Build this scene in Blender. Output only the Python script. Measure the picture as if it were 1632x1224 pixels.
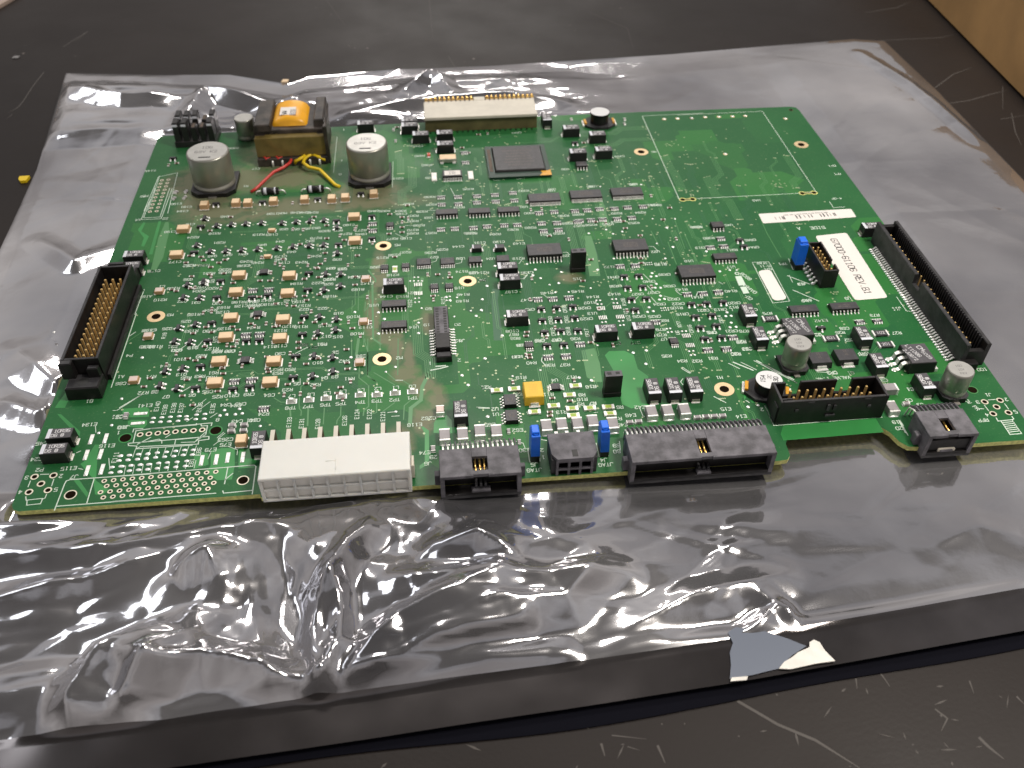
import bpy, math, random
import numpy as np
from mathutils import Vector, Matrix
random.seed(7); rng = np.random.RandomState(11)
for o in list(bpy.data.objects): bpy.data.objects.remove(o)
SC = bpy.context.scene; COL = SC.collection
S = 0.001                                    # every size below is in millimetres
# ------------------------------------------------------------------ camera
F_PX, PITCH, YAW, ROLL = 1428.04, 0.7455, 0.1046, 0.0082
CAM = np.array([118.41, -166.39, 189.80])
cam_d = bpy.data.cameras.new('camera'); cam = bpy.data.objects.new('camera', cam_d); COL.objects.link(cam)
cam_d.sensor_width = 36; cam_d.lens = F_PX / 1632 * 36; cam_d.clip_start = 0.01; cam_d.clip_end = 60
fw = Vector((math.sin(YAW)*math.cos(PITCH), math.cos(YAW)*math.cos(PITCH), -math.sin(PITCH)))
rt = Vector((math.cos(YAW), -math.sin(YAW), 0)); up = rt.cross(fw)
r2 = rt*math.cos(ROLL) + up*math.sin(ROLL); u2 = -rt*math.sin(ROLL) + up*math.cos(ROLL)
cam.matrix_world = Matrix.Translation(Vector(CAM)*S) @ Matrix((r2, u2, -fw)).transposed().to_4x4()
cam_d.dof.use_dof = True; cam_d.dof.focus_distance = 0.268; cam_d.dof.aperture_fstop = 24
SC.camera = cam
# ------------------------------------------------------------------ room light
W = bpy.data.worlds.new('World'); SC.world = W; W.use_nodes = True
wn = W.node_tree; wn.nodes.clear()
wo = wn.nodes.new('ShaderNodeOutputWorld'); bg = wn.nodes.new('ShaderNodeBackground')
tc = wn.nodes.new('ShaderNodeTexCoord'); sx = wn.nodes.new('ShaderNodeSeparateXYZ'); cr = wn.nodes.new('ShaderNodeValToRGB')
nz = wn.nodes.new('ShaderNodeTexNoise'); nz.inputs['Scale'].default_value = 2.6; nz.inputs['Detail'].default_value = 3
mp_ = wn.nodes.new('ShaderNodeMapping'); mp_.inputs['Location'].default_value = (1.8, .7, 0)
mx = wn.nodes.new('ShaderNodeMixRGB'); mx.blend_type = 'MULTIPLY'; mx.inputs[0].default_value = 0.85
nr = wn.nodes.new('ShaderNodeValToRGB'); nr.color_ramp.elements[0].position = .38; nr.color_ramp.elements[1].position = .62
nr.color_ramp.elements[0].color = (.62, .60, .60, 1); nr.color_ramp.elements[1].color = (1, 1, 1, 1)
wn.links.new(tc.outputs['Generated'], sx.inputs[0]); wn.links.new(sx.outputs['Z'], cr.inputs[0])
wn.links.new(tc.outputs['Generated'], mp_.inputs[0]); wn.links.new(mp_.outputs[0], nz.inputs['Vector']); wn.links.new(nz.outputs['Fac'], nr.inputs[0])
e = cr.color_ramp.elements
e[0].position = 0.0; e[0].color = (.10, .085, .075, 1); e[1].position = 1.0; e[1].color = (.12, .115, .115, 1)
for pp, c in ((.12, (.60, .56, .54, 1)), (.35, (.98, .93, .90, 1)), (.66, (.82, .81, .83, 1)), (.765, (.60, .60, .63, 1)), (.825, (.12, .11, .11, 1))):
    k = e.new(pp); k.color = c
wn.links.new(cr.outputs[0], mx.inputs[1]); wn.links.new(nr.outputs[0], mx.inputs[2])
wn.links.new(mx.outputs[0], bg.inputs[0]); wn.links.new(bg.outputs[0], wo.inputs[0]); bg.inputs[1].default_value = 0.60
def lamp(name, azim, elev, dist, sx_, sy_, power, col=(1, .95, .89), centre=(150, 60, 0)):
    l = bpy.data.lights.new(name, 'AREA'); l.shape = 'RECTANGLE'; l.size = sx_; l.size_y = sy_; l.energy = power; l.color = col
    o = bpy.data.objects.new(name, l); COL.objects.link(o)
    a, el = math.radians(azim), math.radians(elev)
    d = Vector((math.sin(a)*math.cos(el), math.cos(a)*math.cos(el), math.sin(el)))
    o.location = Vector(centre)*S + d*dist
    o.rotation_euler = d.to_track_quat('Z', 'Y').to_euler()
    return o
lamp('ceiling_lamp', .8, 53.4, 2.2, .70, .24, 17, centre=(114, -16, -4))
lamp('ceiling_lamp', -3.2, 25.4, 3.4, .22, .10, 3, centre=(96, 247, -4))
lamp('ceiling_lamp', 3.0, 25.0, 3.4, .42, .09, 4, centre=(142, 255, -4))
lamp('ceiling_lamp', 10.5, 25.8, 3.4, .16, .09, 2, centre=(187, 242, -4))
lamp('table_fill_lamp', 60, 72, .55, .16, .12, 3.4, (1, .94, .85), centre=(280, -115, -6))  # added unseen lamp, close by, to brighten the near right of the table
lamp('ceiling_lamp', -62, 48, 2.4, .9, .5, 6.5, (.93, .96, 1))
SC.view_settings.view_transform = 'Standard'; SC.view_settings.look = 'None'; SC.view_settings.exposure = 0; SC.view_settings.gamma = 1
SC.render.engine = 'CYCLES'; SC.cycles.max_bounces = 8
# ------------------------------------------------------------------ survey of the photograph: pixel -> point on a level z (mm)
def P(u, v, z=0.0):
    d = np.array(fw) + np.array(r2)*(u-816)/F_PX - np.array(u2)*(v-612)/F_PX
    q = CAM + d*((z-CAM[2])/d[2]); return float(q[0]), float(q[1])
TILE = {}
for s_ in 'a200,300 b380,300 c560,300 d740,300 e920,290 f1100,300 g1240,330 h80,380 i220,420 j400,420 k580,420 l760,420 m940,420 n1120,420 o1280,450 p80,500 q220,540 r400,540 s580,540 t760,540 u940,540 v1120,540 w1300,540 x1432,540'.split():
    a_, b_ = s_[1:].split(','); TILE[s_[0]] = (int(a_), int(b_), 8.16)
for s_ in 'A220,140,6.12 B440,140,6.12 C640,130,6.12 D860,140,6.12 E1080,150,6.12 N1380,330,6.12 F0,660,6.8 G180,620,6.8 H400,650,5.83 I660,620,6.8 J820,620,7.418 K970,620,5.628 L1200,580,6.8 M1392,600,6.8'.split():
    a_, b_, c_ = s_[1:].split(','); TILE[s_[0]] = (int(a_), int(b_), float(c_))
def T(t, x, y, z=0.0):
    a, b, c = TILE[t]; return P(a + x/c, b + y/c, z)
def TL(spec, z=0.0):                          # 'a745,500 655,835 b10,20' -> points
    out = []; t = None
    for w in spec.split():
        if w[0].isalpha(): t = w[0]; w = w[1:]
        x, y = w.split(','); out.append(T(t, float(x), float(y), z))
    return out
# ------------------------------------------------------------------ materials
def mat(name, col, rough=.5, metal=0., spec=.5, noise=0., nscale=300., bump=0., bscale=800., col2=None, coat=0., sss=0., trans=0.):
    m = bpy.data.materials.new(name); m.use_nodes = True; nt = m.node_tree; b = nt.nodes['Principled BSDF']
    b.inputs['Base Color'].default_value = (*col, 1); b.inputs['Roughness'].default_value = rough
    b.inputs['Metallic'].default_value = metal; b.inputs['Specular IOR Level'].default_value = spec
    b.inputs['Coat Weight'].default_value = coat
    if sss: b.inputs['Subsurface Weight'].default_value = sss; b.inputs['Subsurface Radius'].default_value = (.003, .0025, .002); b.inputs['Subsurface Scale'].default_value = 1
    if trans: b.inputs['Transmission Weight'].default_value = trans
    t = nt.nodes.new('ShaderNodeTexCoord')
    if noise or col2:
        n = nt.nodes.new('ShaderNodeTexNoise'); n.inputs['Scale'].default_value = nscale; n.inputs['Detail'].default_value = 5
        nt.links.new(t.outputs['Object'], n.inputs['Vector'])
        r = nt.nodes.new('ShaderNodeValToRGB'); r.color_ramp.elements[0].position = .35; r.color_ramp.elements[1].position = .68
        c2 = col2 or tuple(min(1, c*(1+noise)) for c in col)
        r.color_ramp.elements[0].color = (*[c*(1-noise*.5) for c in col], 1); r.color_ramp.elements[1].color = (*c2, 1)
        nt.links.new(n.outputs['Fac'], r.inputs[0]); nt.links.new(r.outputs[0], b.inputs['Base Color'])
    if bump:
        n2 = nt.nodes.new('ShaderNodeTexNoise'); n2.inputs['Scale'].default_value = bscale; n2.inputs['Detail'].default_value = 4
        nt.links.new(t.outputs['Object'], n2.inputs['Vector'])
        bp = nt.nodes.new('ShaderNodeBump'); bp.inputs['Strength'].default_value = bump; bp.inputs['Distance'].default_value = .0002
        nt.links.new(n2.outputs['Fac'], bp.inputs['Height']); nt.links.new(bp.outputs[0], b.inputs['Normal'])
    return m
M = dict(
 silk=mat('silkscreen_white', (.54, .64, .54), .6), trace=mat('masked_copper', (.060, .205, .066), .38, coat=.1),
 trace2=mat('masked_copper_dark', (.012, .095, .035), .4), pour=mat('masked_copper_plane', (.022, .20, .042), .4, noise=.2, nscale=60),
 tin=mat('tinned_pad', (.82, .80, .76), .34, .5, noise=.25, nscale=900), solder=mat('solder', (.88, .87, .83), .30, .45, noise=.2, nscale=1500),
 gold=mat('gold_plate', (.80, .52, .16), .25, .9), ring=mat('gold_ring', (.78, .58, .34), .38, .55, noise=.12, nscale=500),
 ringw=mat('pale_plated_ring', (.72, .66, .52), .4, .4), via=mat('via_dot', (.50, .58, .36), .4, .3), hole=mat('drilled_hole', (.010, .006, .003), .9, 0, .03),
 black=mat('black_plastic', (.009, .008, .008), .40, 0, .35, noise=.5, nscale=400, bump=.2), blackd=mat('dusty_black_plastic', (.024, .023, .025), .55, 0, .4, noise=.9, nscale=260, bump=.4),
 grey=mat('grey_black_dusty_plastic', (.085, .08, .09), .62, noise=.6, nscale=330, bump=.5, bscale=1500),
 epoxy=mat('grey_epoxy', (.040, .038, .042), .42, noise=.3, nscale=700, bump=.3, bscale=2500), tantside=mat('black_moulding', (.010, .010, .010), .45, bump=.2),
 tanttop=mat('resin_top_sheen', (.060, .056, .062), .5, noise=.2, nscale=900, bump=.3, bscale=2500), stripe=mat('grey_stripe', (.60, .61, .66), .5),  # tanttop: lighter grey paints the ceiling reflection on the resin tops
 mark=mat('white_marking', (.55, .54, .55), .6), markg=mat('faint_marking', (.13, .11, .10), .6),
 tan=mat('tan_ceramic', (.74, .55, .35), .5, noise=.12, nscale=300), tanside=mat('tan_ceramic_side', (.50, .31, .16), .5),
 pink=mat('pinkish_ceramic', (.62, .50, .45), .5, noise=.12), mlcc=mat('grey_ceramic', (.26, .24, .245), .45, noise=.2),
 term=mat('chip_termination', (.82, .80, .77), .42, .3, noise=.25, nscale=1200), white=mat('milky_nylon', (.62, .61, .575), .42, sss=.5, noise=.05, nscale=60),
 whited=mat('milky_nylon_lit', (.72, .70, .65), .5, noise=.08, nscale=80),  # lighter copy of the nylon, painting the lit look of the connector cells
 blue=mat('blue_plastic', (.006, .125, .66), .4, noise=.12, bump=.2), yellow=mat('yellow_resin', (.68, .42, .025), .45, noise=.1), green=mat('lime_resistor_body', (.30, .42, .06), .5),
 chip=mat('resistor_brown', (.13, .075, .055), .5), alu=mat('aluminium_can', (.36, .35, .31), .36, .7, noise=.12, nscale=120, bump=.15, bscale=600),
 alutop=mat('aluminium_can_top', (.52, .51, .48), .33, .6, noise=.08), beige=mat('beige_plastic', (.54, .50, .42), .42, noise=.08, nscale=200),
 olive=mat('olive_grey_tone', (.10, .085, .035), .5, noise=.4, nscale=150), core=mat('lacquered_core', (.13, .095, .028), .32, noise=.5, nscale=160, coat=.4),
 orange=mat('orange_tape', (.76, .36, .014), .32, noise=.08), bobbin=mat('dusty_bobbin', (.028, .022, .018), .5, noise=1.2, nscale=200, bump=.4),
 red=mat('red_wire', (.52, .035, .025), .4), yel=mat('yellow_wire', (.72, .50, .01), .4), label=mat('paper_label', (.70, .66, .62), .55), redled=mat('red_marking', (.55, .08, .04), .5),
 ink=mat('black_ink', (.02, .02, .02), .6), inkg=mat('grey_ink', (.20, .19, .19), .6), discw=mat('white_disc', (.62, .62, .62), .5),
 edge=mat('board_edge', (.48, .47, .15), .6, noise=.35, nscale=900), amber=mat('amber_resin', (.62, .30, .02), .35), bga=mat('package_substrate', (.008, .03, .018), .4),
 pillar=mat('terminal_black', (.016, .015, .015), .35, noise=.6, nscale=200, bump=.3), dustbrown=mat('dust_brown_plastic', (.07, .045, .028), .6, noise=.8, nscale=300),
 goldenpin=mat('brass_pin', (.88, .60, .24), .34, .6), steel=mat('steel', (.5, .47, .42), .35, .85, noise=.3, nscale=400))
# ------------------------------------------------------------------ mesh collector (mm)
class MB:
    def __init__(s): s.v = []; s.f = []; s.m = []; s.mats = []; s.smooth = []
    def mi(s, m):
        if m not in s.mats: s.mats.append(m)
        return s.mats.index(m)
    def add(s, vs, fs, m, smooth=False):
        n = len(s.v); s.v += [tuple(v) for v in vs]; k = s.mi(m)
        for f in fs: s.f.append([i+n for i in f]); s.m.append(k); s.smooth.append(smooth)
    def box(s, cx, cy, z0, sx, sy, h, m, c=0.0, taper=0.0, top=None, tx=0, ty=0):
        a, b = sx/2, sy/2
        def ring(a, b, z, ox=0, oy=0): return [(cx-a+ox, cy-b+oy, z), (cx+a+ox, cy-b+oy, z), (cx+a+ox, cy+b+oy, z), (cx-a+ox, cy+b+oy, z)]
        if c > 0:
            R = [ring(a, b, z0), ring(a-taper, b-taper, z0+h-c, tx, ty), ring(a-taper-c, b-taper-c, z0+h, tx, ty)]
        else: R = [ring(a, b, z0), ring(a-taper, b-taper, z0+h, tx, ty)]
        vs = [p for r in R for p in r]; fs = [[3, 2, 1, 0]]
        for k in range(len(R)-1):
            for i in range(4): j = (i+1) % 4; fs.append([4*k+i, 4*k+j, 4*k+4+j, 4*k+4+i])
        s.add(vs, fs, m); n = 4*(len(R)-1); s.add([vs[n], vs[n+1], vs[n+2], vs[n+3]], [[0, 1, 2, 3]], top or m)
    def lathe(s, cx, cy, prof, m, n=24, smooth=True, sx=1, sy=1):        # prof: [(r,z)...] bottom to top
        vs = []; fs = []
        for r, z in prof:
            for i in range(n): a = 2*math.pi*i/n; vs.append((cx+r*sx*math.cos(a), cy+r*sy*math.sin(a), z))
        for k in range(len(prof)-1):
            for i in range(n): j = (i+1) % n; fs.append([k*n+i, k*n+j, (k+1)*n+j, (k+1)*n+i])
        s.add(vs, fs, m, smooth)
        if prof[-1][0] > 1e-6: s.add(vs[-n:], [list(range(n))], m)
    def ann(s, cx, cy, z, r0, r1, m, n=20):
        vs = [(cx+r*math.cos(2*math.pi*i/n), cy+r*math.sin(2*math.pi*i/n), z) for r in (r0, r1) for i in range(n)]
        s.add(vs, [[i, n+i, n+(i+1) % n, (i+1) % n] for i in range(n)], m)
    def disc(s, cx, cy, z, r, m, n=12, ry=None):
        ry = ry or r; s.add([(cx+r*math.cos(2*math.pi*i/n), cy+ry*math.sin(2*math.pi*i/n), z) for i in range(n)], [list(range(n))], m)
    def dome(s, cx, cy, z, rx, ry, h, m, n=8):
        s.lathe(cx, cy, [(1, z), (.8, z+h*.6), (.35, z+h*.95), (0.02, z+h)], m, n, True, rx, ry)
    def tube(s, pts, r, m, n=8, smooth=True):
        pts = [Vector(p) for p in pts]; vs = []; fs = []; prev = None
        for i, p in enumerate(pts):
            t = (pts[min(i+1, len(pts)-1)] - pts[max(i-1, 0)]).normalized()
            if prev is None: prev = Vector((0, 0, 1)) if abs(t.z) < .9 else Vector((1, 0, 0))
            a = (prev - t*prev.dot(t)).normalized(); prev = a; b = t.cross(a)
            for k in range(n): w = 2*math.pi*k/n; vs.append(p + (a*math.cos(w)+b*math.sin(w))*r)
        for i in range(len(pts)-1):
            for k in range(n): j = (k+1) % n; fs.append([i*n+k, i*n+j, (i+1)*n+j, (i+1)*n+k])
        fs += [list(range(n))[::-1], [len(vs)-n+k for k in range(n)]]
        s.add(vs, fs, m, smooth)
    def strip(s, pts, wx, wy, th, m):                                     # flat metal strip following (x,y,z) points, width vector (wx,wy)
        vs = []; fs = []
        pts = [Vector(p) for p in pts]
        for i, p in enumerate(pts):
            t = (pts[min(i+1, len(pts)-1)] - pts[max(i-1, 0)]).normalized(); w = Vector((wx, wy, 0))/2; nn = t.cross(w).normalized()*th/2
            vs += [p-w-nn, p+w-nn, p+w+nn, p-w+nn]
        for i in range(len(pts)-1):
            for k in range(4): j = (k+1) % 4; fs.append([4*i+k, 4*i+j, 4*i+4+j, 4*i+4+k])
        fs += [[3, 2, 1, 0], [len(vs)-4, len(vs)-3, len(vs)-2, len(vs)-1]]
        s.add(vs, fs, m)
    def ribbon(s, pts, w, z, m, dz=0.0):
        for i in range(len(pts)-1):
            a = np.array(pts[i][:2]); b = np.array(pts[i+1][:2]); d = b-a; L = np.hypot(*d)
            if L < 1e-6: continue
            d = d/L; n = np.array([-d[1], d[0]])*w/2; a = a-d*w*.35; b = b+d*w*.35; zz = z + (i % 2)*dz
            s.add([(*(a-n), zz), (*(b-n), zz), (*(b+n), zz), (*(a+n), zz)], [[0, 1, 2, 3]], m)
    def poly(s, pts, z, m): s.add([(p[0], p[1], z) for p in pts], [list(range(len(pts)))], m)
    def prism(s, pts, z0, z1, m, top=None):
        n = len(pts); s.add([(p[0], p[1], z0) for p in pts]+[(p[0], p[1], z1) for p in pts], [[i, (i+1) % n, n+(i+1) % n, n+i] for i in range(n)]+[list(range(n))[::-1]], m)
        s.add([(p[0], p[1], z1) for p in pts], [list(range(n))], top or m)
    def mesh(s, name):
        me = bpy.data.meshes.new(name)
        v = np.array(s.v, dtype=float)*S
        me.from_pydata(v.tolist(), [], s.f); 
        for m in s.mats: me.materials.append(M[m] if isinstance(m, str) else m)
        me.polygons.foreach_set('material_index', s.m); me.polygons.foreach_set('use_smooth', s.smooth); me.update()
        return me
# stroke font, 4 x 6 grid
G = {}
for w in '''A:00042644400,0242 B:0006364534330333424130,0030 C:4536160501103041 D:00062644422000 E:46060040,0333 F:000646,0333 G:45361605011030414323
H:0006,4046,0343 I:2026,1030,1636 J:463610,1001 K:0006,4603,0340 L:060040 M:0006234640 N:00064046 O:103041453616050110 P:00063645443303 Q:103041453616050110,2240
R:00063645443303,2340 S:0110304142331304051636 45 T:0646,2620 U:0601103041 46 V:062046 W:0610233046 X:0046,0640 Y:0623,4623,2320 Z:06460040
0:103041453616050110 1:152620,1030 2:051636454400 40 3:0516364544331333424130 1001 4:400,0 5:4606033342413000 6:4536160501103041423303 7:064610 8:13040516364544331302011030414233 9:0110304145361605041333
-:1333 .:2021 +:1333,2224 @:103041453616050110,1242,1434'''.split('\n'):
    cur = None
    for tok in w.split(' '):
        if len(tok) > 1 and tok[1] == ':': cur = tok[0]; G[cur] = tok[2:]
        elif tok: G[cur] += tok
G['4'] = '360242,3036'; G['A'] = '00264 0'.replace(' ', '') + ',1232'; G['Q'] = '103041453616050110,2240'; G['3'] = '051636454433,133342413010 01'.replace(' ', '')
G['J'] = '4641301001'; G['U'] = '060110304146'; G['S'] = '011030414233130405163645'; G['2'] = '05163645440040'
def text(mb, s, x, y, h, rot=180, m='silk', z=.06, w=None, sp=1.0):
    k = h/6; w = w or h*.17; adv = 5.4*k*sp; L = adv*len(s)-1.4*k; c, sn = math.cos(math.radians(rot)), math.sin(math.radians(rot)); q = 0
    for i, ch in enumerate(s.upper()):
        g = G.get(ch)
        if not g: continue
        for pl in g.split(','):
            pts = [(int(pl[j]), int(pl[j+1])) for j in range(0, len(pl)-1, 2)]
            wp = []
            for a, b in pts:
                lx = -L/2+i*adv+a*k; ly = -h/2+b*k; wp.append((x+lx*c-ly*sn, y+lx*sn+ly*c))
            mb.ribbon(wp, w, z+.002*(q % 3), m, .006); q += 1
# ------------------------------------------------------------------ object helpers
def link(o): COL.objects.link(o); return o
def thing(name, label, cat, loc, group=None):
    o = link(bpy.data.objects.new(name, None)); o.location = Vector(loc)*S; o['label'] = label; o['category'] = cat; o.empty_display_size = .01
    if group: o['group'] = group
    return o
def part(name, me, parent, loc=(0, 0, 0), rot=0.0, label=None, kind=None):
    o = link(bpy.data.objects.new(name, me)); o.parent = parent; o.location = Vector(loc)*S; o.rotation_euler = (0, 0, math.radians(rot))
    if label: o['label'] = label
    if kind: o['kind'] = kind
    return o
PROTO = {}
BOARD0 = (0, 0, -1.6)
board = thing('circuit_board', 'large green printed circuit board crowded with components lying on the silvery bag', 'circuit board', BOARD0)
def place(key, x, y, rot=0.0, label=None, z=0.0):
    name, me, subs = PROTO[key]
    r = part(name, me, board, (x-BOARD0[0], y-BOARD0[1], z-BOARD0[2]), rot, label)
    for sn, sm, sl in subs:
        for (lx, ly, lz, lr) in sl: part(sn, sm, r, (lx, ly, lz), lr)
    return r
def proto(key, name, body, subs=()):
    PROTO[key] = (name, body.mesh(name), [(sn, sm.mesh(sn), sl) for sn, sm, sl in subs])
HERE = [(0, 0, 0, 0)]
# ------------------------------------------------------------------ prototypes
def tant(key, L, Wd, H, txt):
    b = MB(); c = .12
    # body: long axis x, stripe at -x
    b.box(0, 0, .15, L, Wd, H-.15, 'tantside', c, .12, 'tanttop')
    s = MB(); s.box(-L/2+.12+c+L*.065, 0, H-.02, L*.15, Wd-.24-2*c, .05, 'stripe')
    t = MB(); h = Wd*.26; z = H+.02
    text(t, txt[0], L*.07, Wd*.2, h, 0, 'mark', z, h*.19, .9); text(t, txt[1], -L*.06, -Wd*.2, h, 0, 'mark', z, h*.19, .9)
    l = MB()
    for sgn in (-1, 1):
        l.box(sgn*(L/2+.05), 0, .05, .35, Wd*.56, .9*min(1, H/2.8)+.25, 'steel'); l.box(sgn*(L/2+.15), 0, .03, .9, Wd*.62, .12, 'solder')
    proto(key, 'tantalum_capacitor', b, [('stripe', s, HERE), ('marking', t, HERE), ('terminals', l, HERE)])
tant('tantD', 7.3, 4.3, 4.1, ('10R35', 'D6 @')); tant('tantB', 3.7, 2.9, 1.9, ('', '')); tant('tantC', 6.2, 3.6, 2.6, ('10R35', 'D6 @'))
def cer(key, L, Wd, H, m, ms, name='ceramic_capacitor', horiz=True):
    b = MB(); b.box(0, 0, .08, L*.80, Wd, H-.08, ms, .12, .03, m)
    t = MB()
    for s in (-1, 1): t.box(s*L*.45, 0, .08, L*.14, Wd+.05, H*.97-.08, 'term', .08); t.dome(s*L*.5, 0, .03, L*.09, Wd*.55, .35, 'solder')
    proto(key, name, b, [('terminations', t, HERE)])
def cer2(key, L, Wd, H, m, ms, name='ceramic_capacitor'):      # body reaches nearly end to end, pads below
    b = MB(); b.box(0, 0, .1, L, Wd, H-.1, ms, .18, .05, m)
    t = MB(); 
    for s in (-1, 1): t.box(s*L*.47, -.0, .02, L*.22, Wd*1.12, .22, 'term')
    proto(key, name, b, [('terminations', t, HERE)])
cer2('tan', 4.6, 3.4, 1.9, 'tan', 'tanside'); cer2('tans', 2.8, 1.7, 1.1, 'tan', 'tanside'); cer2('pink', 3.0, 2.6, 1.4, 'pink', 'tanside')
cer('mlcc', 4.6, 3.1, 2.3, 'mlcc', 'mlcc'); cer('mlccs', 3.2, 2.5, 1.8, 'pink', 'olive'); cer('cap805', 2.0, 1.3, 1.0, 'mlcc', 'mlcc'); cer('cap603', 1.7, 1.0, .7, 'mlcc', 'mlcc')
cer2('tanv', 3.6, 3.2, 2.2, 'tan', 'tanside')
b = MB(); b.box(0, 0, .1, 3.3, 1.7, .55, 'ringw', .05, .02, 'ringw'); b.box(0, 0, .64, 1.7, 1.2, .07, 'green')
t = MB(); [t.box(s*1.5, 0, .03, .75, 1.9, .66, 'term', .05) for s in (-1, 1)]
proto('res1206', 'chip_resistor', b, [('terminations', t, HERE)])
b = MB(); b.box(0, 0, .06, 1.5, .8, .4, 'chip', .04)
t = MB(); [t.box(s*.75, 0, .03, .35, .85, .44, 'term', .04) for s in (-1, 1)]
proto('res603', 'small_resistor', b, [('terminations', t, HERE)])
def bigres(key, txt):
    b = MB(); b.box(0, 0, .1, 4.2, 2.6, .65, 'epoxy', .05); tt = MB(); text(tt, txt, 0, 0, 1.1, 0, 'mark', .77, .16)
    t = MB(); [t.box(s*2.35, 0, .03, .55, 2.8, .75, 'term', .05) for s in (-1, 1)]
    proto(key, 'power_resistor', b, [('marking', tt, HERE), ('terminations', t, HERE)])
bigres('r201', '201'); bigres('r102', '102'); bigres('r821', '821')
def sot():
    b = MB(); b.box(0, 0, .15, 2.9, 1.35, .95, 'tantside', .08, .12, 'epoxy')
    l = MB()
    for x, s in ((-.95, -1), (.95, -1), (0, 1)):
        l.strip([(x, s*.6, .55), (x, s*.95, .5), (x, s*1.15, .12), (x, s*1.5, .1)], .45, 0, .14, 'tin'); l.dome(x, s*1.35, .04, .48, .55, .34, 'solder')
    proto('sot', 'transistor', b, [('leads', l, HERE)])
sot()
def rarr():
    b = MB(); b.box(0, 0, .08, 3.4, 1.15, .5, 'black', .04, 0, 'epoxy')
    t = MB(); text(t, '103', 0, 0, .6, 180, 'mark', .59, .09)
    l = MB()
    for i in range(4):
        for s in (-1, 1): l.box(-1.2+i*.8, s*.72, .05, .46, .36, .45, 'term'); l.dome(-1.2+i*.8, s*1.0, .04, .31, .38, .34, 'solder', 6)
    k = MB(); k.ribbon([(-1.75, 1.55), (1.75, 1.55)], .16, .07, 'silk')
    proto('rarr', 'resistor_array', b, [('marking', t, HERE), ('terminals', l, HERE), ('outline_print', k, HERE)])
rarr()
def soic(key, nper, pitch, L, Wd, H, leadlen=1.0, lw=.42, name='integrated_circuit', top='epoxy', seg=None, ball=True):
    b = MB(); b.box(0, 0, .15, L, Wd, H-.15, 'black', .1, .12, top); b.disc(-L/2+.8, -Wd/2+.7, H+.01, .22, 'black', 8)
    tt = MB()
    if Wd > 3:
        for i in range(3 if Wd > 5 else 2): text(tt, ''.join(random.choice('0123456789SN74LVCT') for _ in range(9 if L > 7 else 4)), 0, (1.0 if Wd > 5 else .5)-i*1.05, .7 if Wd > 5 else .55, 180, 'markg', H+.012, .1)
    else: text(tt, 'A21', 0, 0, .5, 180, 'markg', H+.012, .08)
    l = MB()
    for i in range(nper):
        x = (i-(nper-1)/2)*pitch
        for s in (-1, 1):
            y = s*Wd/2
            l.strip([(x, y-s*.1, H*.52), (x, y+s*leadlen*.3, H*.5), (x, y+s*leadlen*.5, .12), (x, y+s*leadlen, .1)], lw, 0, .14, 'tin')
            if ball: l.dome(x, y+s*leadlen*.85, .04, lw*.62, leadlen*.42, .22, 'solder', 6)
    proto(key, name, b, [('marking', tt, HERE), ('leads', l, HERE)])
soic('so14', 7, 1.27, 8.7, 3.9, 1.6); soic('so16', 8, 1.27, 9.9, 3.9, 1.6); soic('so20', 10, 1.27, 12.8, 7.5, 2.4, 1.4, .45)
soic('ssop48', 24, .52, 12.9, 6.1, 1.5, 1.5, .24, ball=False); soic('tssop16', 8, .65, 5.2, 4.2, 1.1, 1.0, .3); soic('msop8', 4, .65, 3.0, 3.0, 1.0, 1.0, .32)
soic('so8', 4, 1.27, 4.9, 3.9, 1.6, 1.0); soic('ssop24', 12, .65, 8.2, 5.2, 1.8, 1.3, .3)
b = MB(); b.box(0, 0, .15, 7, 5.8, 2.3, 'tantside', .12, .2, 'epoxy'); t = MB(); text(t, '2L02', 0, .8, .8, 90, 'markg', 2.47, .1)
l = MB(); [(l.box(0, s*3.1, .1, 3.0, .5, 1.2, 'tin'), l.box(0, s*3.4, .03, 4.2, 1.1, .16, 'solder')) for s in (-1, 1)]
proto('smc', 'power_diode', b, [('marking', t, HERE), ('terminals', l, HERE)])
def d2():
    b = MB(); b.box(0, 0, .2, 8.6, 9.6, 4.2, 'tantside', .2, .12, 'tanttop')
    t = MB(); text(t, 'LT1086', -1.2, 1.2, 1.2, -70, 'mark', 4.42, .17); text(t, 'CM', 1.6, 2.2, 1.5, -70, 'mark', 4.42, .22); text(t, '2J0872', -2.9, -.6, 1.1, -70, 'mark', 4.42, .15); text(t, '5029', 2.2, -1.2, 1.1, -70, 'mark', 4.42, .15)
    l = MB()
    for k in (-1, 0, 1): l.strip([(-4.1, k*2.54, 2.7), (-5.0, k*2.54, 2.9), (-5.9, k*2.54, 2.4), (-6.3, k*2.54, .5), (-6.9, k*2.54, .2), (-8.3, k*2.54, .18)], 0, 1.25, .4, 'tin'); l.dome(-7.8, k*2.54, .05, .9, .8, .2, 'solder')
    tb = MB(); tb.box(4.7, 0, .1, 1.5, 9.2, 1.3, 'tin', .1)
    proto('d2pak', 'voltage_regulator', b, [('marking', t, HERE), ('leads', l, HERE), ('metal_tab', tb, HERE)])
d2()
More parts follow.
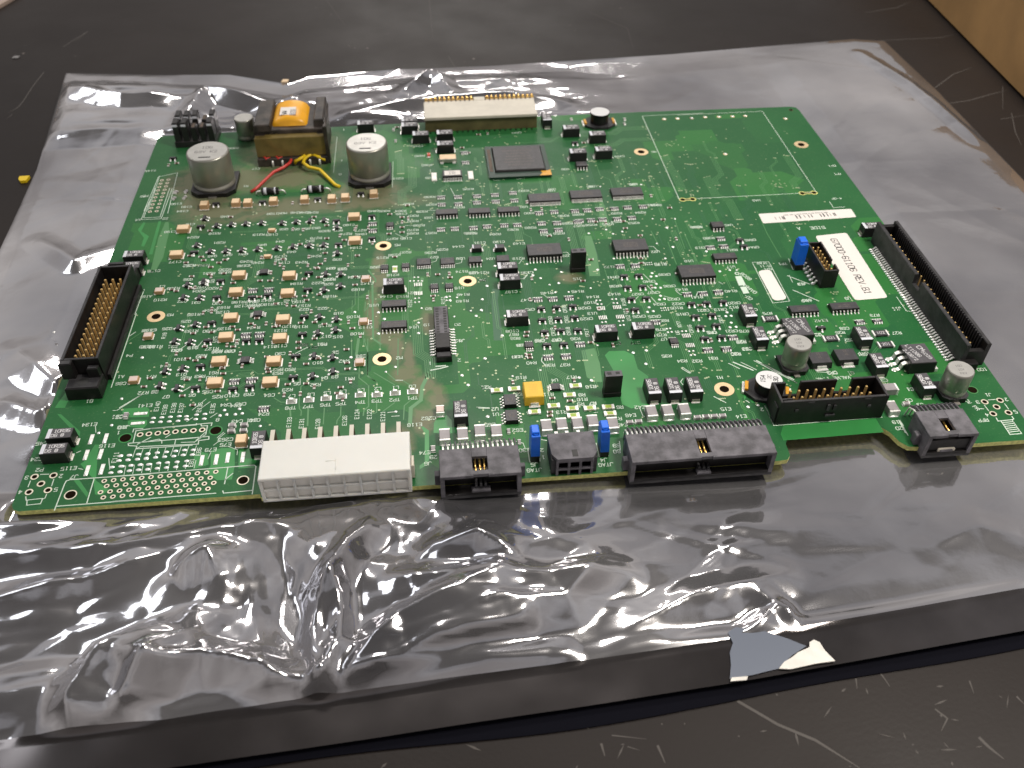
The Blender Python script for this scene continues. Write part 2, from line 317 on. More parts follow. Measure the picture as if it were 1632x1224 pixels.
def elec(key, R, H, base, txt, nm='electrolytic_capacitor'):
    z0 = 1.8 if base else .3; c = MB()
    c.lathe(0, 0, [(R*.97, z0), (R, z0+.4), (R*1.0, z0+1.2), (R*.94, z0+1.7), (R*.94, z0+2.1), (R, z0+2.7), (R, H-.7), (R*.985, H-.2), (R*.93, H)], 'alu', 48)
    tp = MB(); tp.disc(0, 0, H+.02, R*.92, 'alutop', 48)
    for i, ln in enumerate(txt): text(tp, ln, -R*.05, R*.35-i*R*.42, R*.2, 0, 'inkg', H+.05, R*.03)
    if base and R > 5: tp.box(-R*.05, -R*.62, H+.03, R*.55, R*.10, .02, 'ink')
    subs = [('can_top', tp, HERE)]
    bs = MB()
    if base:
        B = R*1.06; k = B*.35
        bs.prism([(-B, -B+k), (-B+k, -B), (B-k, -B), (B, -B+k), (B, B), (-B, B)], .1, 1.8, 'black', 'blackd')
        bs.box(0, -B-.3, .05, 1.8 if R < 5 else 3.2, 1.6, .5, 'steel'); bs.box(0, B+.3, .05, 1.8, 1.6, .5, 'steel')
    else: bs.box(-1, 0, 0, .6, .6, .4, 'steel'); bs.box(1, 0, 0, .6, .6, .4, 'steel')
    subs.append(('base', bs, HERE))
    proto(key, nm, c, subs)
elec('cap16', 8.3, 16, True, ('106', '63V K2', '')); elec('cap8', 4.0, 10.4, True, ('150', '10V', 'FKV')); elec('cap8t', 4.2, 9.5, False, ())
def induct(key, R, txt, H=4.5):
    c = MB(); c.lathe(0, 0, [(R*.55, .4), (R*.6, H-1.3), (R*.98, H-.8), (R, H-.3), (R*.97, H)], 'black', 36)
    b = MB(); q = R*1.25; b.prism([(-q*1.25, -q*.45), (-q*.6, -q), (q*.6, -q), (q*1.25, -q*.45), (q*1.25, q*.45), (q*.6, q), (-q*.6, q), (-q*1.25, q*.45)], .1, 1.1, 'blackd')
    c.lathe(0, 0, [(R*.9, 1.1), (R*.9, H-1.1)], 'black', 24)
    d = MB(); d.disc(0, 0, H+.03, R*.95, 'discw', 36)
    if txt: text(d, '154', -R*.45, 0, R*.3, 90, 'ink', H+.06, R*.05); text(d, '30', R*.45, R*.15, R*.3, 90, 'ink', H+.06, R*.05); text(d, '2C', 0, R*.3, R*.25, 90, 'inkg', H+.06, R*.04)
    t = MB(); [(t.box(s*q*1.15, 0, 1.1, 1.1, q*.7, .8, 'amber', .1), t.box(s*(q*1.25+.35), 0, .05, .7, q*.9, .8, 'tin')) for s in (-1, 1)]
    proto(key, 'power_inductor', b, [('ferrite_drum', c, HERE), ('white_disc', d, HERE), ('terminals', t, HERE)])
induct('indw', 4.5, False, 6.0); induct('indt', 4.3, True, 5.2)
def tp():
    b = MB(); b.add([(-1.4, -.9, .1), (1.4, -.9, .1), (.55, -.35, 1.35), (-.55, -.35, 1.35), (-1.4, .9, .1), (1.4, .9, .1), (.55, .35, 1.35), (-.55, .35, 1.35)], [[0, 1, 2, 3], [5, 4, 7, 6], [3, 2, 6, 7], [0, 3, 7, 4], [1, 5, 6, 2]], 'tin')
    k = MB(); k.box(0, 0, .02, 3.3, 2.1, .15, 'solder', .05)
    proto('tpt', 'test_point', b, [('solder_pad', k, HERE)])
tp()
def socket2():
    b = MB(); H = 8.6
    b.box(0, 0, .2, 5.3, 2.6, H-.2-.05, 'black', .05)
    b.box(0, 0, H-.05, 5.2, 2.5, .05, 'grey')
    h = MB(); [h.box(s*1.27, .1, H, 1.25, 1.1, .03, 'ink') for s in (-1, 1)]
    b.box(0, -.1, .15, 5.5, 2.8, 1.6, 'black', .1)
    proto('sock2', 'socket_header', b, [('contact_openings', h, HERE)])
socket2()
# ------------------------------------------------------------------ the board panel
BW, BD = 292.5, 218.3
outline = [(0, 2.5), (.8, .8), (2.5, 0)] + [(66.5, 0), (66.8, -1.1), (112, -1.1), (213, -1.3), (215.5, -1.0), (216.7, .5), (216.9, 5), (218.6, 8.2), (221, 9.2), (245, 9.6), (247.6, 8.8), (249.3, 6.6), (250.4, 2.8), (252.3, .6), (256, .1)] + \
          [(300, 0), (300, 2), (300, 20), (BW-.3, 60), (BW, 100), (BW, BD-2.5), (BW-.8, BD-.8), (BW-2.5, BD), (2.5, BD+5), (.8, BD+4.2), (0, BD+2.5)]
# the right edge as surveyed in the photograph
redge = [P(1632, 667), P(1568, 577), P(1480, 454), P(1389, 330), P(1340, 264), P(1274, 176)]
tcnr = [P(1268, 171), P(1258, 170)]
topedge = [P(1080, 176.5), P(1023, 178.5), P(880, 184.5), P(640, 197), P(420, 208), P(262, 216.5)]
x0 = redge[0]
outline = outline[:18] + [(x0[0]+4, 0), (x0[0]+4.2, 2)] + redge + tcnr + topedge + [P(255, 217.5), P(251, 222), P(172, 421.7), P(80, 650)]
def pcb_material():
    m = bpy.data.materials.new('green_solder_mask'); m.use_nodes = True; nt = m.node_tree; L = nt.links; b = nt.nodes['Principled BSDF']
    b.inputs['Roughness'].default_value = .36; b.inputs['Specular IOR Level'].default_value = .22
    tc = nt.nodes.new('ShaderNodeTexCoord'); N = lambda t: nt.nodes.new(t)
    def noise(sc, det=3, dist=0):
        n = N('ShaderNodeTexNoise'); n.inputs['Scale'].default_value = sc; n.inputs['Detail'].default_value = det; n.inputs['Distortion'].default_value = dist; L.new(tc.outputs['Object'], n.inputs['Vector']); return n
    def ramp(src, a, c, ca=(0, 0, 0, 1), cb=(1, 1, 1, 1)):
        r = N('ShaderNodeValToRGB'); r.color_ramp.elements[0].position = a; r.color_ramp.elements[1].position = c; r.color_ramp.elements[0].color = ca; r.color_ramp.elements[1].color = cb; L.new(src, r.inputs[0]); return r
    def mix(f, a, c2, t='MIX'):
        x = N('ShaderNodeMixRGB'); x.blend_type = t
        (L.new(f, x.inputs[0]) if not isinstance(f, float) else setattr(x.inputs[0], 'default_value', f)); L.new(a, x.inputs[1])
        (L.new(c2, x.inputs[2]) if not isinstance(c2, tuple) else setattr(x.inputs[2], 'default_value', c2)); return x.outputs[0]
    base = ramp(noise(22, 4).outputs['Fac'], .35, .65, (.010, .090, .025, 1), (.015, .112, .030, 1)).outputs[0]
    # inner copper planes: blocky light / dark patches
    v = N('ShaderNodeTexVoronoi'); v.distance = 'CHEBYCHEV'; v.inputs['Scale'].default_value = 45; L.new(tc.outputs['Object'], v.inputs['Vector'])
    sp = N('ShaderNodeSeparateColor'); L.new(v.outputs['Color'], sp.inputs[0])
    c = mix(ramp(sp.outputs[0], .70, .74).outputs[0], base, (.010, .092, .026, 1))
    c = mix(ramp(sp.outputs[1], .80, .84).outputs[0], c, (.021, .142, .030, 1))
    # fine weave and specks
    c = mix(ramp(noise(1400, 2).outputs['Fac'], .62, .72, (0, 0, 0, 1), (.35, .35, .35, 1)).outputs[0], c, (.10, .20, .08, 1))
    # grime: brown dust round the tall parts and the dust trail
    def blob(cx, cy, rx, ry):
        mp = N('ShaderNodeMapping'); mp.inputs['Location'].default_value = (-cx*S/(rx*S), -cy*S/(ry*S), 0); mp.inputs['Scale'].default_value = (1/(rx*S), 1/(ry*S), 0); L.new(tc.outputs['Object'], mp.inputs[0])
        g = N('ShaderNodeTexGradient'); g.gradient_type = 'SPHERICAL'; L.new(mp.outputs[0], g.inputs[0]); return g.outputs['Fac']
    tot = None
    for q in DUST:
        bl = blob(*q[:4])
        if tot is None: tot = bl
        else:
            mm = N('ShaderNodeMath'); mm.operation = 'MAXIMUM'; L.new(tot, mm.inputs[0]); L.new(bl, mm.inputs[1]); tot = mm.outputs[0]
    gn = noise(260, 7, .8); mu = N('ShaderNodeMath'); mu.operation = 'MULTIPLY'; L.new(tot, mu.inputs[0]); L.new(gn.outputs['Fac'], mu.inputs[1])
    c = mix(ramp(mu.outputs[0], .06, .30, (0, 0, 0, 1), (.76, .76, .76, 1)).outputs[0], c, (.175, .155, .095, 1))
    # a thin veil of settled dust everywhere
    c = mix(ramp(noise(9, 5).outputs['Fac'], .35, .75, (0, 0, 0, 1), (.10, .10, .10, 1)).outputs[0], c, (.15, .19, .12, 1))
    L.new(c, b.inputs['Base Color'])
    rr = ramp(noise(60, 5).outputs['Fac'], .3, .7, (.30, .30, .30, 1), (.50, .50, .50, 1)); L.new(rr.outputs[0], b.inputs['Roughness'])
    bp = N('ShaderNodeBump'); bp.inputs['Strength'].default_value = .25; bp.inputs['Distance'].default_value = .0001; L.new(noise(500, 3).outputs['Fac'], bp.inputs['Height']); L.new(bp.outputs[0], b.inputs['Normal'])
    return m
DUST = [(29, 158, 16, 30), (40, 172, 30, 16), (58, 172, 28, 14), (92, 158, 22, 14), (24, 172, 20, 18), (75, 150, 60, 9), (40, 146, 30, 10), (60, 195, 30, 30),
        (101, 66, 5, 9), (104, 60, 4, 16), (107, 46, 7, 7), (112, 40, 6, 8), (116, 34, 5, 9), (112, 25, 6, 9), (105, 16, 6, 10), (96, 76, 4, 20), (98, 100, 4, 24), (166, 92, 7, 5), (108, 52, 3, 14), (115, 72, 4, 10)]
M['pcb'] = pcb_material()
mb = MB(); n = len(outline)
mb.prism(outline, 0, 1.6, 'edge', 'pcb')
panel = part('board_panel', mb.mesh('board_panel'), board)
def bpart(name, mb, label=None, kind=None, par=None):     # mesh given in board coordinates (top face z=0)
    return part(name, mb.mesh(name), par or panel, (0, 0, 1.6), 0, label, kind)
# pours and traces (relief of the copper under the mask)
mb = MB()
def pour(spec, m='pour', z=.012):
    q = MB(); q.poly(TL(spec), z, m); part('copper_pour', q.mesh('copper_pour'), panel, (0, 0, 1.6))
pour('u195,215 250,160 450,155 570,210 625,390 760,485 760,860 540,905 420,850 300,400')
pour('s1000,1000 1080,995 1140,1060 1150,1224 905,1224 910,1100 930,1060', z=.012)
pour('I75,410 100,405 160,450 165,760 130,830 60,870 60,830 115,790 115,480', z=.014)
pour('G880,720 960,680 1035,700 1035,820 870,870'); pour('G1060,670 1180,640 1320,640 1320,830 1290,980 1130,990 1000,900 1060,830')
pour('G1365,660 1500,640 1560,760 1530,850 1360,860'); pour('G100,215 370,195 395,220 390,300 110,310'); pour('G160,350 200,335 370,335 370,385 330,425 170,410')
pour('p270,930 340,930 190,1224 60,1224 110,1150', z=.014); pour('F620,0 660,0 870,190 865,240 820,215'); pour('F870,540 905,520 1030,330 1080,330 1060,420 1040,720 1180,820 1100,880 1030,870 1010,700')
pour('F800,720 850,700 960,860 940,900'); pour('a160,540 235,440 260,450 205,560 305,625 240,760 205,750 240,645', z=.014); pour('a430,430 465,430 350,860 305,860', z=.014)
pour('a520,440 560,440 570,560 490,900 400,1060 330,1060 430,640', m='trace', z=.012); pour('v490,560 560,530 640,530 640,620 540,800 520,640'); pour('v560,700 760,780 830,840 640,830')
pour('L350,600 1330,590 1420,740 330,830 300,760')
pour('k740,180 780,190 740,420 700,420', 'trace'); pour('l200,330 300,330 270,470 300,700 350,1000 220,1000 190,500', 'trace2', .010)
pour('t1360,150 1530,120 1600,320 1630,560 1540,560 1430,500', 'trace', .012); pour('d1750,100 1780,100 1900,500 1760,500', 'trace', .012)
pour('e100,700 180,700 250,900 300,1224 160,1224 110,900', 'trace', .012)
mb = MB(); occ = set()
def track(pts, w=.22, m='trace', z=.03): mb.ribbon(pts, w, z, m, .004)
def cells(a, b):
    k = max(2, int(np.hypot(b[0]-a[0], b[1]-a[1])/.5)); return {(int((a[0]+(b[0]-a[0])*t/k)/.6), int((a[1]+(b[1]-a[1])*t/k)/.6)) for t in range(k+1)}
def bundle(x, y, dx, dy, L1, n, jog, L2, L3, pitch=.62, w=.2, m='trace'):
    new = set(); tr = []
    for i in range(n):
        ox, oy = -dy*pitch*i, dx*pitch*i
        s = 1 if jog > 0 else -1
        ex, ey = dx, dy; jx, jy = (dx - s*dy)*.7071, (dy + s*dx)*.7071
        k1 = L1 + (-s*pitch*i*.414)
        a = (x+ox, y+oy); b_ = (a[0]+ex*k1, a[1]+ey*k1); c_ = (b_[0]+jx*L2, b_[1]+jy*L2); d_ = (c_[0]+ex*(L3+random.uniform(-1, 1)), c_[1]+ey*L3)
        ps = [a, b_, c_, d_]
        if any(not (3 < q[0] < 286 and 2 < q[1] < 210) for q in ps): continue
        tr.append(ps)
        for u_, v_ in zip(ps, ps[1:]): new |= cells(u_, v_)
    if new & occ or not tr: return False
    occ.update(new)
    for ps in tr: track(ps, w, m)
    return tr
ends = []
zones = [((130, 175), (20, 120), 40, (0, 1)), ((170, 235), (85, 150), 46, (0, 1)), ((225, 280), (110, 160), 16, (0, 1)), ((95, 130), (40, 130), 16, (0, 1)), ((105, 200), (130, 175), 30, (0, 1)), ((180, 260), (30, 80), 40, (0, 1)), ((200, 216), (14, 40), 8, (0, 1)), ((30, 95), (40, 150), 40, (1, 0)), ((20, 100), (30, 150), 30, (0, 1)), ((130, 215), (150, 200), 14, (1, 0)), ((140, 260), (20, 200), 60, (0, 1))]
for (xa, xb), (ya, yb), cnt, d in zones:
    for _ in range(cnt):
        t = bundle(random.uniform(xa, xb), random.uniform(ya, yb), d[0]*random.choice((1, 1)), d[1], random.uniform(3, 16), random.choice((1, 2, 2, 3, 4, 5, 6)), random.choice((-1, 1)), random.uniform(1, 7), random.uniform(3, 22), m=random.choice(('trace', 'trace', 'trace2')))
        if t: ends += [q[0] for q in t] + [q[-1] for q in t]
for spec, w in (('r510,930 515,1010', .5), ('r745,910 735,1130', .5), ('r955,900 940,1110', .3), ('r1170,880 1165,1000 1120,1060 1115,1110', .3), ('r1310,0 1310,240', .3), ('r1400,0 1370,210', .9), ('r1480,0 1480,40 1520,170 1515,490 1632,560', .3),
                ('r1410,350 1405,510 1490,575 1530,610 1530,880 1470,930 1460,1000', .35), ('r650,1000 655,940 630,910 625,830 650,620 700,590', .3), ('r300,770 390,825 450,825', .3), ('s130,440 400,600', .3), ('s285,430 410,540 500,540 610,610', .3), ('s165,770 165,960 100,980', .3), ('s400,830 240,950', .3),
                ('s620,790 525,870 515,1050', .3), ('s50,0 50,480 170,570 175,640', .3), ('s445,0 440,470', .3), ('k20,500 10,620 70,540 60,350', .3), ('k110,220 120,980 220,1050', .7), ('k150,240 150,200 60,90', .6), ('j1355,310 1355,530 1300,590', .25), ('j1400,310 1395,610', .25),
                ('j1160,785 1250,780 1400,765', .25), ('p950,400 1224,220', .3), ('f870,300 1000,590 1180,900', .25), ('e1060,340 1130,520 1170,600', .25), ('e1270,500 1400,870', .25), ('e1390,660 1550,1030', .3), ('e1180,780 1290,1070', .3), ('e960,640 1060,830', .3), ('s850,440 760,620 740,800 610,900 600,1100', 1.2)):
    track(TL(spec), w)
bpart('copper_track', mb, kind='stuff')
# vias
mb = MB()
def via(x, y, r=.30, m='via'): mb.disc(x, y, .045, r, m, 8); mb.disc(x, y, .055, r*.42, 'hole', 6)
def dot(x, y, r=.5, m='silk'): mb.dome(x, y, .03, r, r, .18, 'solder', 8)
for q in ends:
    if random.random() < .7: via(*q, r=random.choice((.28, .34)))
for (xa, xb, ya, yb, k) in ((100, 235, 15, 165, 340), (15, 100, 25, 145, 180), (235, 285, 10, 75, 40), (215, 280, 100, 200, 60), (110, 200, 125, 205, 170), (180, 235, 110, 175, 70), (120, 148, 14, 50, 30)):
    for _ in range(k): via(random.uniform(xa, xb), random.uniform(ya, yb), random.choice((.25, .3, .36)))
for _ in range(32):                         # little clusters of vias
    cx, cy = random.uniform(105, 262), random.uniform(20, 200)
    for k in range(random.randint(4, 9)): via(cx+random.gauss(0, 2), cy+random.gauss(0, 1.6), .3)
for q in TL('k1175,690 710,770 710,905 190,910 190,635 265,720 750,580 1390,615 1525,605 1460,680 1600,290 1210,440 1120,480 1070,435 l130,290 70,465 60,605 760,80 730,155 830,190 945,275 1065,255 1480,320 1020,375 1195,370 365,680 330,935 1570,80 t105,255 465,485 825,408 1490,540 1330,505 140,1010 s1575,255 1275,475 1355,600 285,430 410,365 u565,180 735,150 20,540 100,85 730,325 e980,480 1270,480 1165,595 1145,995 1035,800 1245,845 585,645 465,675 375,620 150,670 830,35 300,60 475,995 970,1185 d815,985 925,1055 890,1130 990,1170 1260,1090 220,940 400,1010 f385,1080 515,1065 605,1065 210,820 n220,100 p50,240 1195,570 930,1110 q50,245 a1130,930 1335,915 q1590,1135 r1300,240 1355,395 F1070,205 1210,120 j1350,630 v720,865 590,885 G95,105 H1345,35'):
    dot(*q, r=random.choice((.42, .5, .58)))
bpart('via', mb, kind='stuff')
# mounting holes
for (x, y), big in zip(TL('v280,655 s235,265 i235,690 k1350,230 c415,750 D990,625 E1205,493'), (1,)*7):
    mb = MB(); mb.ann(0, 0, .05, 1.5, 3.1 if x > 100 else 3.0, 'ring', 32); mb.ann(0, 0, .05, 1.1, 1.5, 'ringw', 24); mb.disc(0, 0, .055, 1.48, 'hole', 28)
    part('mounting_ring', mb.mesh('mounting_ring'), panel, (x, y, 1.6))
for (x, y), r, m in zip(TL('F1360,260 G1115,450 F765,875 G1410,990 x960,665 E1105,155'), (1.7, 1.7, 1.45, 1.45, 1.5, .9), ('pour', 'pour', 'ringw', 'ringw', 'trace', 'olive')):
    mb = MB(); mb.disc(0, 0, .05, r, 'hole', 28); mb.ann(0, 0, .055, r*.96, r*1.18, m, 28)
    part('drilled_hole', mb.mesh('drilled_hole'), panel, (x, y, 1.6))
def ringmesh(r0, r1):
    mb = MB(); mb.disc(0, 0, .05, r0*1.02, 'hole', 14); mb.ann(0, 0, .055, r0, r1, 'ringw', 16); return mb.mesh('plated_hole')
rm_s, rm_m, rm_l = ringmesh(.38, .75), ringmesh(.55, .95), ringmesh(.72, 1.12)
def ph(x, y, me): part('plated_hole', me, panel, (x, y, 1.6))
for q in TL('F375,680 580,665 445,755 315,845 520,825 x1120,820 1320,800 1275,885 1230,975 1430,960'): ph(*q, rm_l)
for q in TL('G295,495 390,487 487,480 580,472 678,463 775,455 872,450 968,443'): ph(*q, rm_m)
for (ua, va, ub, vb, k) in ((166.2, 766.6, 344, 752, 13), (170.1, 774.7, 335.1, 761.5, 12), (160.3, 784.6, 340.7, 769.7, 13), (164.7, 793, 331.5, 779, 12)):
    a = P(ua, va); b_ = P(ub, vb)
    for i in range(k): ph(a[0]+(b_[0]-a[0])*i/(k-1), a[1]+(b_[1]-a[1])*i/(k-1), rm_s)
for i in range(10):
    for (ua, va, ub, vb) in ((239, 337.5, 258, 287.5), (249.8, 336.6, 268.5, 286.5)):
        a = P(ua, va); b_ = P(ub, vb); ph(a[0]+(b_[0]-a[0])*i/9, a[1]+(b_[1]-a[1])*i/9, rm_s)
for q in TL('D1215,305 1345,300 1483,298 E135,235 268,225 402,222 535,218 660,213 465,585 1052,240'):
    mb = MB(); mb.ann(0, 0, .05, .3, 1.0, 'ring', 14); mb.dome(.1, .1, .05, .7, .6, .35, 'solder'); part('solder_joint', mb.mesh('solder_joint'), panel, (*q, 1.6))
for a_, b_ in ((T('e', 1370, 232), T('e', 1500, 225)), (T('E', 1215, 968), T('E', 1330, 962))):
    mb = MB(); mx_, my_ = (a_[0]+b_[0])/2, (a_[1]+b_[1])/2; hw = (b_[0]-a_[0])/2
    for s in (-1, 1): mb.disc(s*hw, 0, .05, 1.5, 'edge', 16); mb.disc(s*hw, 0, .065, .95, 'hole', 14)
    mb.box(0, 0, .01, 2*hw, 1.7, .035, 'edge'); mb.box(0, 0, .01, 2*hw-1.2, .8, .05, 'olive'); part('routed_slot', mb.mesh('routed_slot'), panel, (mx_, my_, 1.6))
# unpopulated pads
def pads(specs, w, h, rot=0, name='solder_pad', m='solder'):
    mb = MB(); mb.dome(0, 0, .03, w/2, h/2, .22, m, 10); me = mb.mesh(name)
    for q in TL(specs): part(name, me, panel, (*q, 1.6), rot)
pads('F1305,455 1400,445 1500,435 1600,432 1290,505 1385,495 1490,490 1585,485 1215,575 1310,565 1420,555 1520,548 1610,545 1200,635 1300,628 1400,615 1505,605 1600,600 G85,722 180,718 280,708 380,700 480,690 580,683 680,672 775,662 870,660 65,775 165,770 265,760 360,750 462,742 560,735 660,728 760,715 860,712 100,838 195,830 295,822 395,815 495,803 590,797 695,790 800,780 75,895 180,885 275,875 375,870 480,860 580,852 680,845 785,835', 1.5, 1.0)
pads('q200,1030 310,1022 420,1015 535,1007 630,1008 760,988 870,978 180,1085 290,1080 405,1075 520,1068 630,1048 750,1045 860,1040', 1.5, .95)
pads('q1125,928 1065,998 1153,985 1320,910 1265,982 1355,970 m810,125 795,170 865,165 865,265 850,315 920,315 920,420 905,470 970,460 770,570 750,630 825,620 n315,635 300,685 370,680 370,770 355,830 435,825', 1.1, 1.1)
pads('m85,480 135,480 100,530 150,530 160,765 205,760 290,465 340,462 310,515 355,515 380,750 430,745 395,805 440,800 1000,850 1045,845 1015,895 1065,890 1200,882 1250,880 k665,455 715,450 665,505 715,500 1070,435 1115,430 1075,480 1125,478 655,180 705,180 600,228 650,228 705,228 755,228 u1290,162 1345,158 1315,213 1365,210', .85, .8)
for spec, rot in (('F990,275 1145,265 935,445 1090,435 945,615 1105,600', -14), ('G300,268 270,372', 86), ('G963,775 1120,765 1245,745 1408,740', -4)):
    mb = MB(); mb.box(0, 0, .03, 1.1, 4.0, .12, 'term', .03); mb.dome(0, -1.4, .1, .5, .6, .25, 'solder'); me = mb.mesh('long_pad')
    for q in TL(spec): part('long_pad', me, panel, (*q, 1.6), 0 if abs(rot) < 50 else 90)
mb = MB()
for i in range(4):
    for s in (-1, 1): mb.dome(-1.2+i*.8, s*.62, .03, .27, .3, .2, 'solder', 6)
me8 = mb.mesh('array_pads')
for q in TL('e925,1065 m975,595 l0,0')[:2]: part('array_pads', me8, panel, (*q, 1.6))
mb = MB()
for i in range(5): mb.box(-1.1+i*.6, 0, .03, .3, 1.9, .3, 'tin')
mec = mb.mesh('pad_comb')
for q in TL('m140,590 350,575 165,710 390,700 1250,945 1300,1070 k700,280 705,395'): part('pad_comb', mec, panel, (*q, 1.6))
# ------------------------------------------------------------------ components
def put(key, spec, z=0.0, rot=0, label=None):
    for q in TL(spec, z): place(key, *q, rot, label)
put('tantD', 'd562,1000 l430,172 k383,230 l525,645 m215,840 695,805 h1085,195 1035,342 F645,205 580,372', 4.1)
put('tantD', 'C75,365 75,415 185,502 420,490 425,597 B870,337 D308,380 565,440 375,612 625,592', 4.1)
put('tantD', 'g1225,235', 4.1)
put('tantB', 'd160,755 460,750', 1.9)
put('tantD', 'C1415,340 u822,610 1090,600 1360,590 s1255,905 n600,605 745,905 o785,655 985,1010 w1430,545', 4.1, 90)
a_ = P(411, 700, 4.1); place('tantD', *a_, 90)
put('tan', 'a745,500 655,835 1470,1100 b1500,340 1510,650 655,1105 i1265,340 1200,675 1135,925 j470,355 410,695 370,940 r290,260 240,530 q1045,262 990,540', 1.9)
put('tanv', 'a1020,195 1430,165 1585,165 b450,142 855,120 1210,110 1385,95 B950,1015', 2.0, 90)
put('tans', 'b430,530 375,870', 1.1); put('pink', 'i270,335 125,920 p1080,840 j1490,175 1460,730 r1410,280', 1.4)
put('mlccs', 's990,910', 1.8, 90); put('tanv', 'G1385,530', 2.2, 90); put('cap805', 'G135,275', 1, 90)
put('mlcc', 'u805,930 1015,918 1235,905 I330,487 525,478 712,442 892,442 t905,1115 1105,1095 1310,1085 1510,1055 w1000,870', 2.3, 90)
put('mlcc', 'u300,1085', 2.3, 90); put('mlcc', 'w968,620', 2.3, 0)
put('cap805', 'G1290,385 1280,445 1420,378 1412,440 u520,1075 635,1065 1400,1010 1515,1000 v40,1000 150,995 260,990 w1180,835', .9, 0)
put('cap603', 'I1025,450 1140,565 G1285,385', .7, 90); put('cap805', 'I205,640', .9, 90)
put('cap603', 'a640,40 785,40 620,120 760,115 A370,1010 465,1000 350,1070 455,1060', .7, 70)
put('cap603', 'B1145,400 1165,510 870,455 D310,300 830,300 830,345', .7, 90)
v_ = 'a1025,380 1180,475 1370,460 1560,450 920,730 1095,810 1300,805 1505,790 1010,1200 b295,440 560,440 745,425 925,415 1110,405 245,780 495,765 705,745 915,735 1105,725 i635,265 850,240 585,430 795,430 520,825 740,780 470,1000 670,1010 q345,410 575,375 280,595 500,630'
v1 = 'b1280,495 1285,830 j970,125 1165,125 950,330 1160,280 890,680 1110,710 870,890 1100,850 r820,210 1060,230 800,470 1065,410'
hh = 'b1270,415 1300,720 c265,355 265,645 i1070,215 1020,430 1480,430 955,760 905,995 1405,990 1575,985 j215,400 q810,345 745,625 1230,640 1450,610 l835,575 1035,560 1245,545 850,725 1055,710 1270,690 880,880 1090,860 1310,855 910,1050 1130,1040 m445,155 635,145 490,300 685,290 540,450 735,440 590,590 1320,515 1520,505 1375,680 1590,660 1435,820 1495,965 n265,490 175,795 245,945 f645,665 700,745'
h1 = 'a975,490 890,825 j750,115 735,330 690,680 665,910 r580,215 545,490 n1545,830'
put('sot', v_, .9, 90); put('sot', v1, .9, 270); put('sot', hh, .9, 0); put('sot', h1, .9, 180)
put('sot', 'D345,530 a1175,195 b310,170 1030,130 1590,60 A340,680', .9, 0)
put('rarr', 'C385,1125 550,1120 735,1112 910,1100 1085,1080 390,1195 555,1190 735,1175 920,1165 1100,1155 615,690 625,785 c1165,530 1345,520 275,455 275,545 d120,510 295,490 520,475 690,470 975,315 1170,300 1440,290 1600,280 1005,450 1205,445 1475,430 1030,550 1225,535 e290,345 485,340 655,325 855,315 30,500 180,490 330,480 520,475 710,460 560,1090 755,1080 i1490,345 1400,925 1580,915 j230,335 q1250,550 1470,530 r165,905 l795,460 990,455 1200,440 1345,1045 t930,235 1160,220 m1270,395 1475,385 855,755 n205,365 395,955 70,1120 310,1105 f400,650 265,765 440,750 o740,510 970,500', .5)
put('so14', 'c1240,300 d195,285 575,270 k390,512 390,785 f450,875', 1.6); put('so16', 'n1315,580 o535,300', 1.6)
put('so20', 'd1040,790 e690,812', 2.4); q_ = P(1110, 431, 2.4); place('so20', *q_)
put('ssop48', 'd1040,112 D450,1030 850,1005', 1.5)
put('msop8', 'c500,465 430,1020 705,1000 k915,293 1110,285 l680,1048 m1095,998', 1.0); put('tssop16', 'c940,950 1250,940', 1.1); put('so8', 'd140,920 500,905 f355,465 D410,738', 1.6)
put('so8', 't430,785 450,990', 1.6, 90); put('msop8', 't1025,612 q1390,262 i1555,640 j165,95', 1.0, 90)
r = place('ssop24', *T('C', 495, 890, 1.8), 0, 'chip with a white paper label on top')
mb = MB(); mb.box(0, 0, 1.8, 6.6, 3.6, .06, 'label'); [text(mb, 'M48LV6', 0, .9-i*.9, .5, 180, 'inkg', 1.88) for i in range(3)]; part('paper_label', mb.mesh('paper_label'), r)
mb = MB(); [mb.box(s*7.6, 0, .03, 2.2, 6.4, .5, 'whited', .1) for s in (-1, 1)]; [mb.box(s*7.6, y*1.1, .5, 1.8, .6, .12, 'term') for s in (-1, 1) for y in range(-2, 3)]; part('flank_pads', mb.mesh('flank_pads'), r)
put('smc', 'o215,975 560,935', 2.4); put('r201', 'n878,710 o1078,803', .7); put('r102', 'o1005,655', .7); put('r821', 'o362,722', .7)
put('d2pak', 'n1235,815 w1338,185', 4.4)
place('cap16', *P(330.3, 240.5, 16)); place('cap16', *P(583.8, 226.6, 16)); place('cap8t', *P(388, 187, 9.5))
place('cap8', *P(1274, 545.5, 10.4)); place('cap8', *P(1532, 588, 10.4))
place('indw', *P(956, 178, 6.0)); place('indt', *P(1226, 605, 5.2), -18)
put('tpt', 'r525,800 750,780 975,760 1175,735 1420,715 s170,712 405,690 630,672', .6)
put('res1206', 't260,665 485,645 750,945 1000,865 1285,605 1205,725 1240,900 1470,895 1255,990 u240,880 265,965', .6)
put('res1206', 'c565,1050', .6, 90)
put('sock2', 'd1487,808 u310,450', 8.6)
# yellow tantalum
b = MB(); b.box(0, 0, .2, 6.0, 7.3, 3.5, 'yellow', .25, .12); t = MB()
for s in (-1, 1): t.box(0, s*3.75, .1, 2.4, .5, 1.2, 'tin'); t.box(0, s*4.0, .03, 3.4, 1.1, .14, 'solder')
t2 = MB(); [text(t2, 'IIIIII', 0, 1.8-i*1.0, .5, 180, 'amber', 3.72, .08) for i in range(3)]
proto('yel', 'tantalum_capacitor', b, [('terminals', t, HERE), ('marking', t2, HERE)]); place('yel', *T('t', 735, 650, 3.7), 0, 'bright yellow tantalum capacitor')
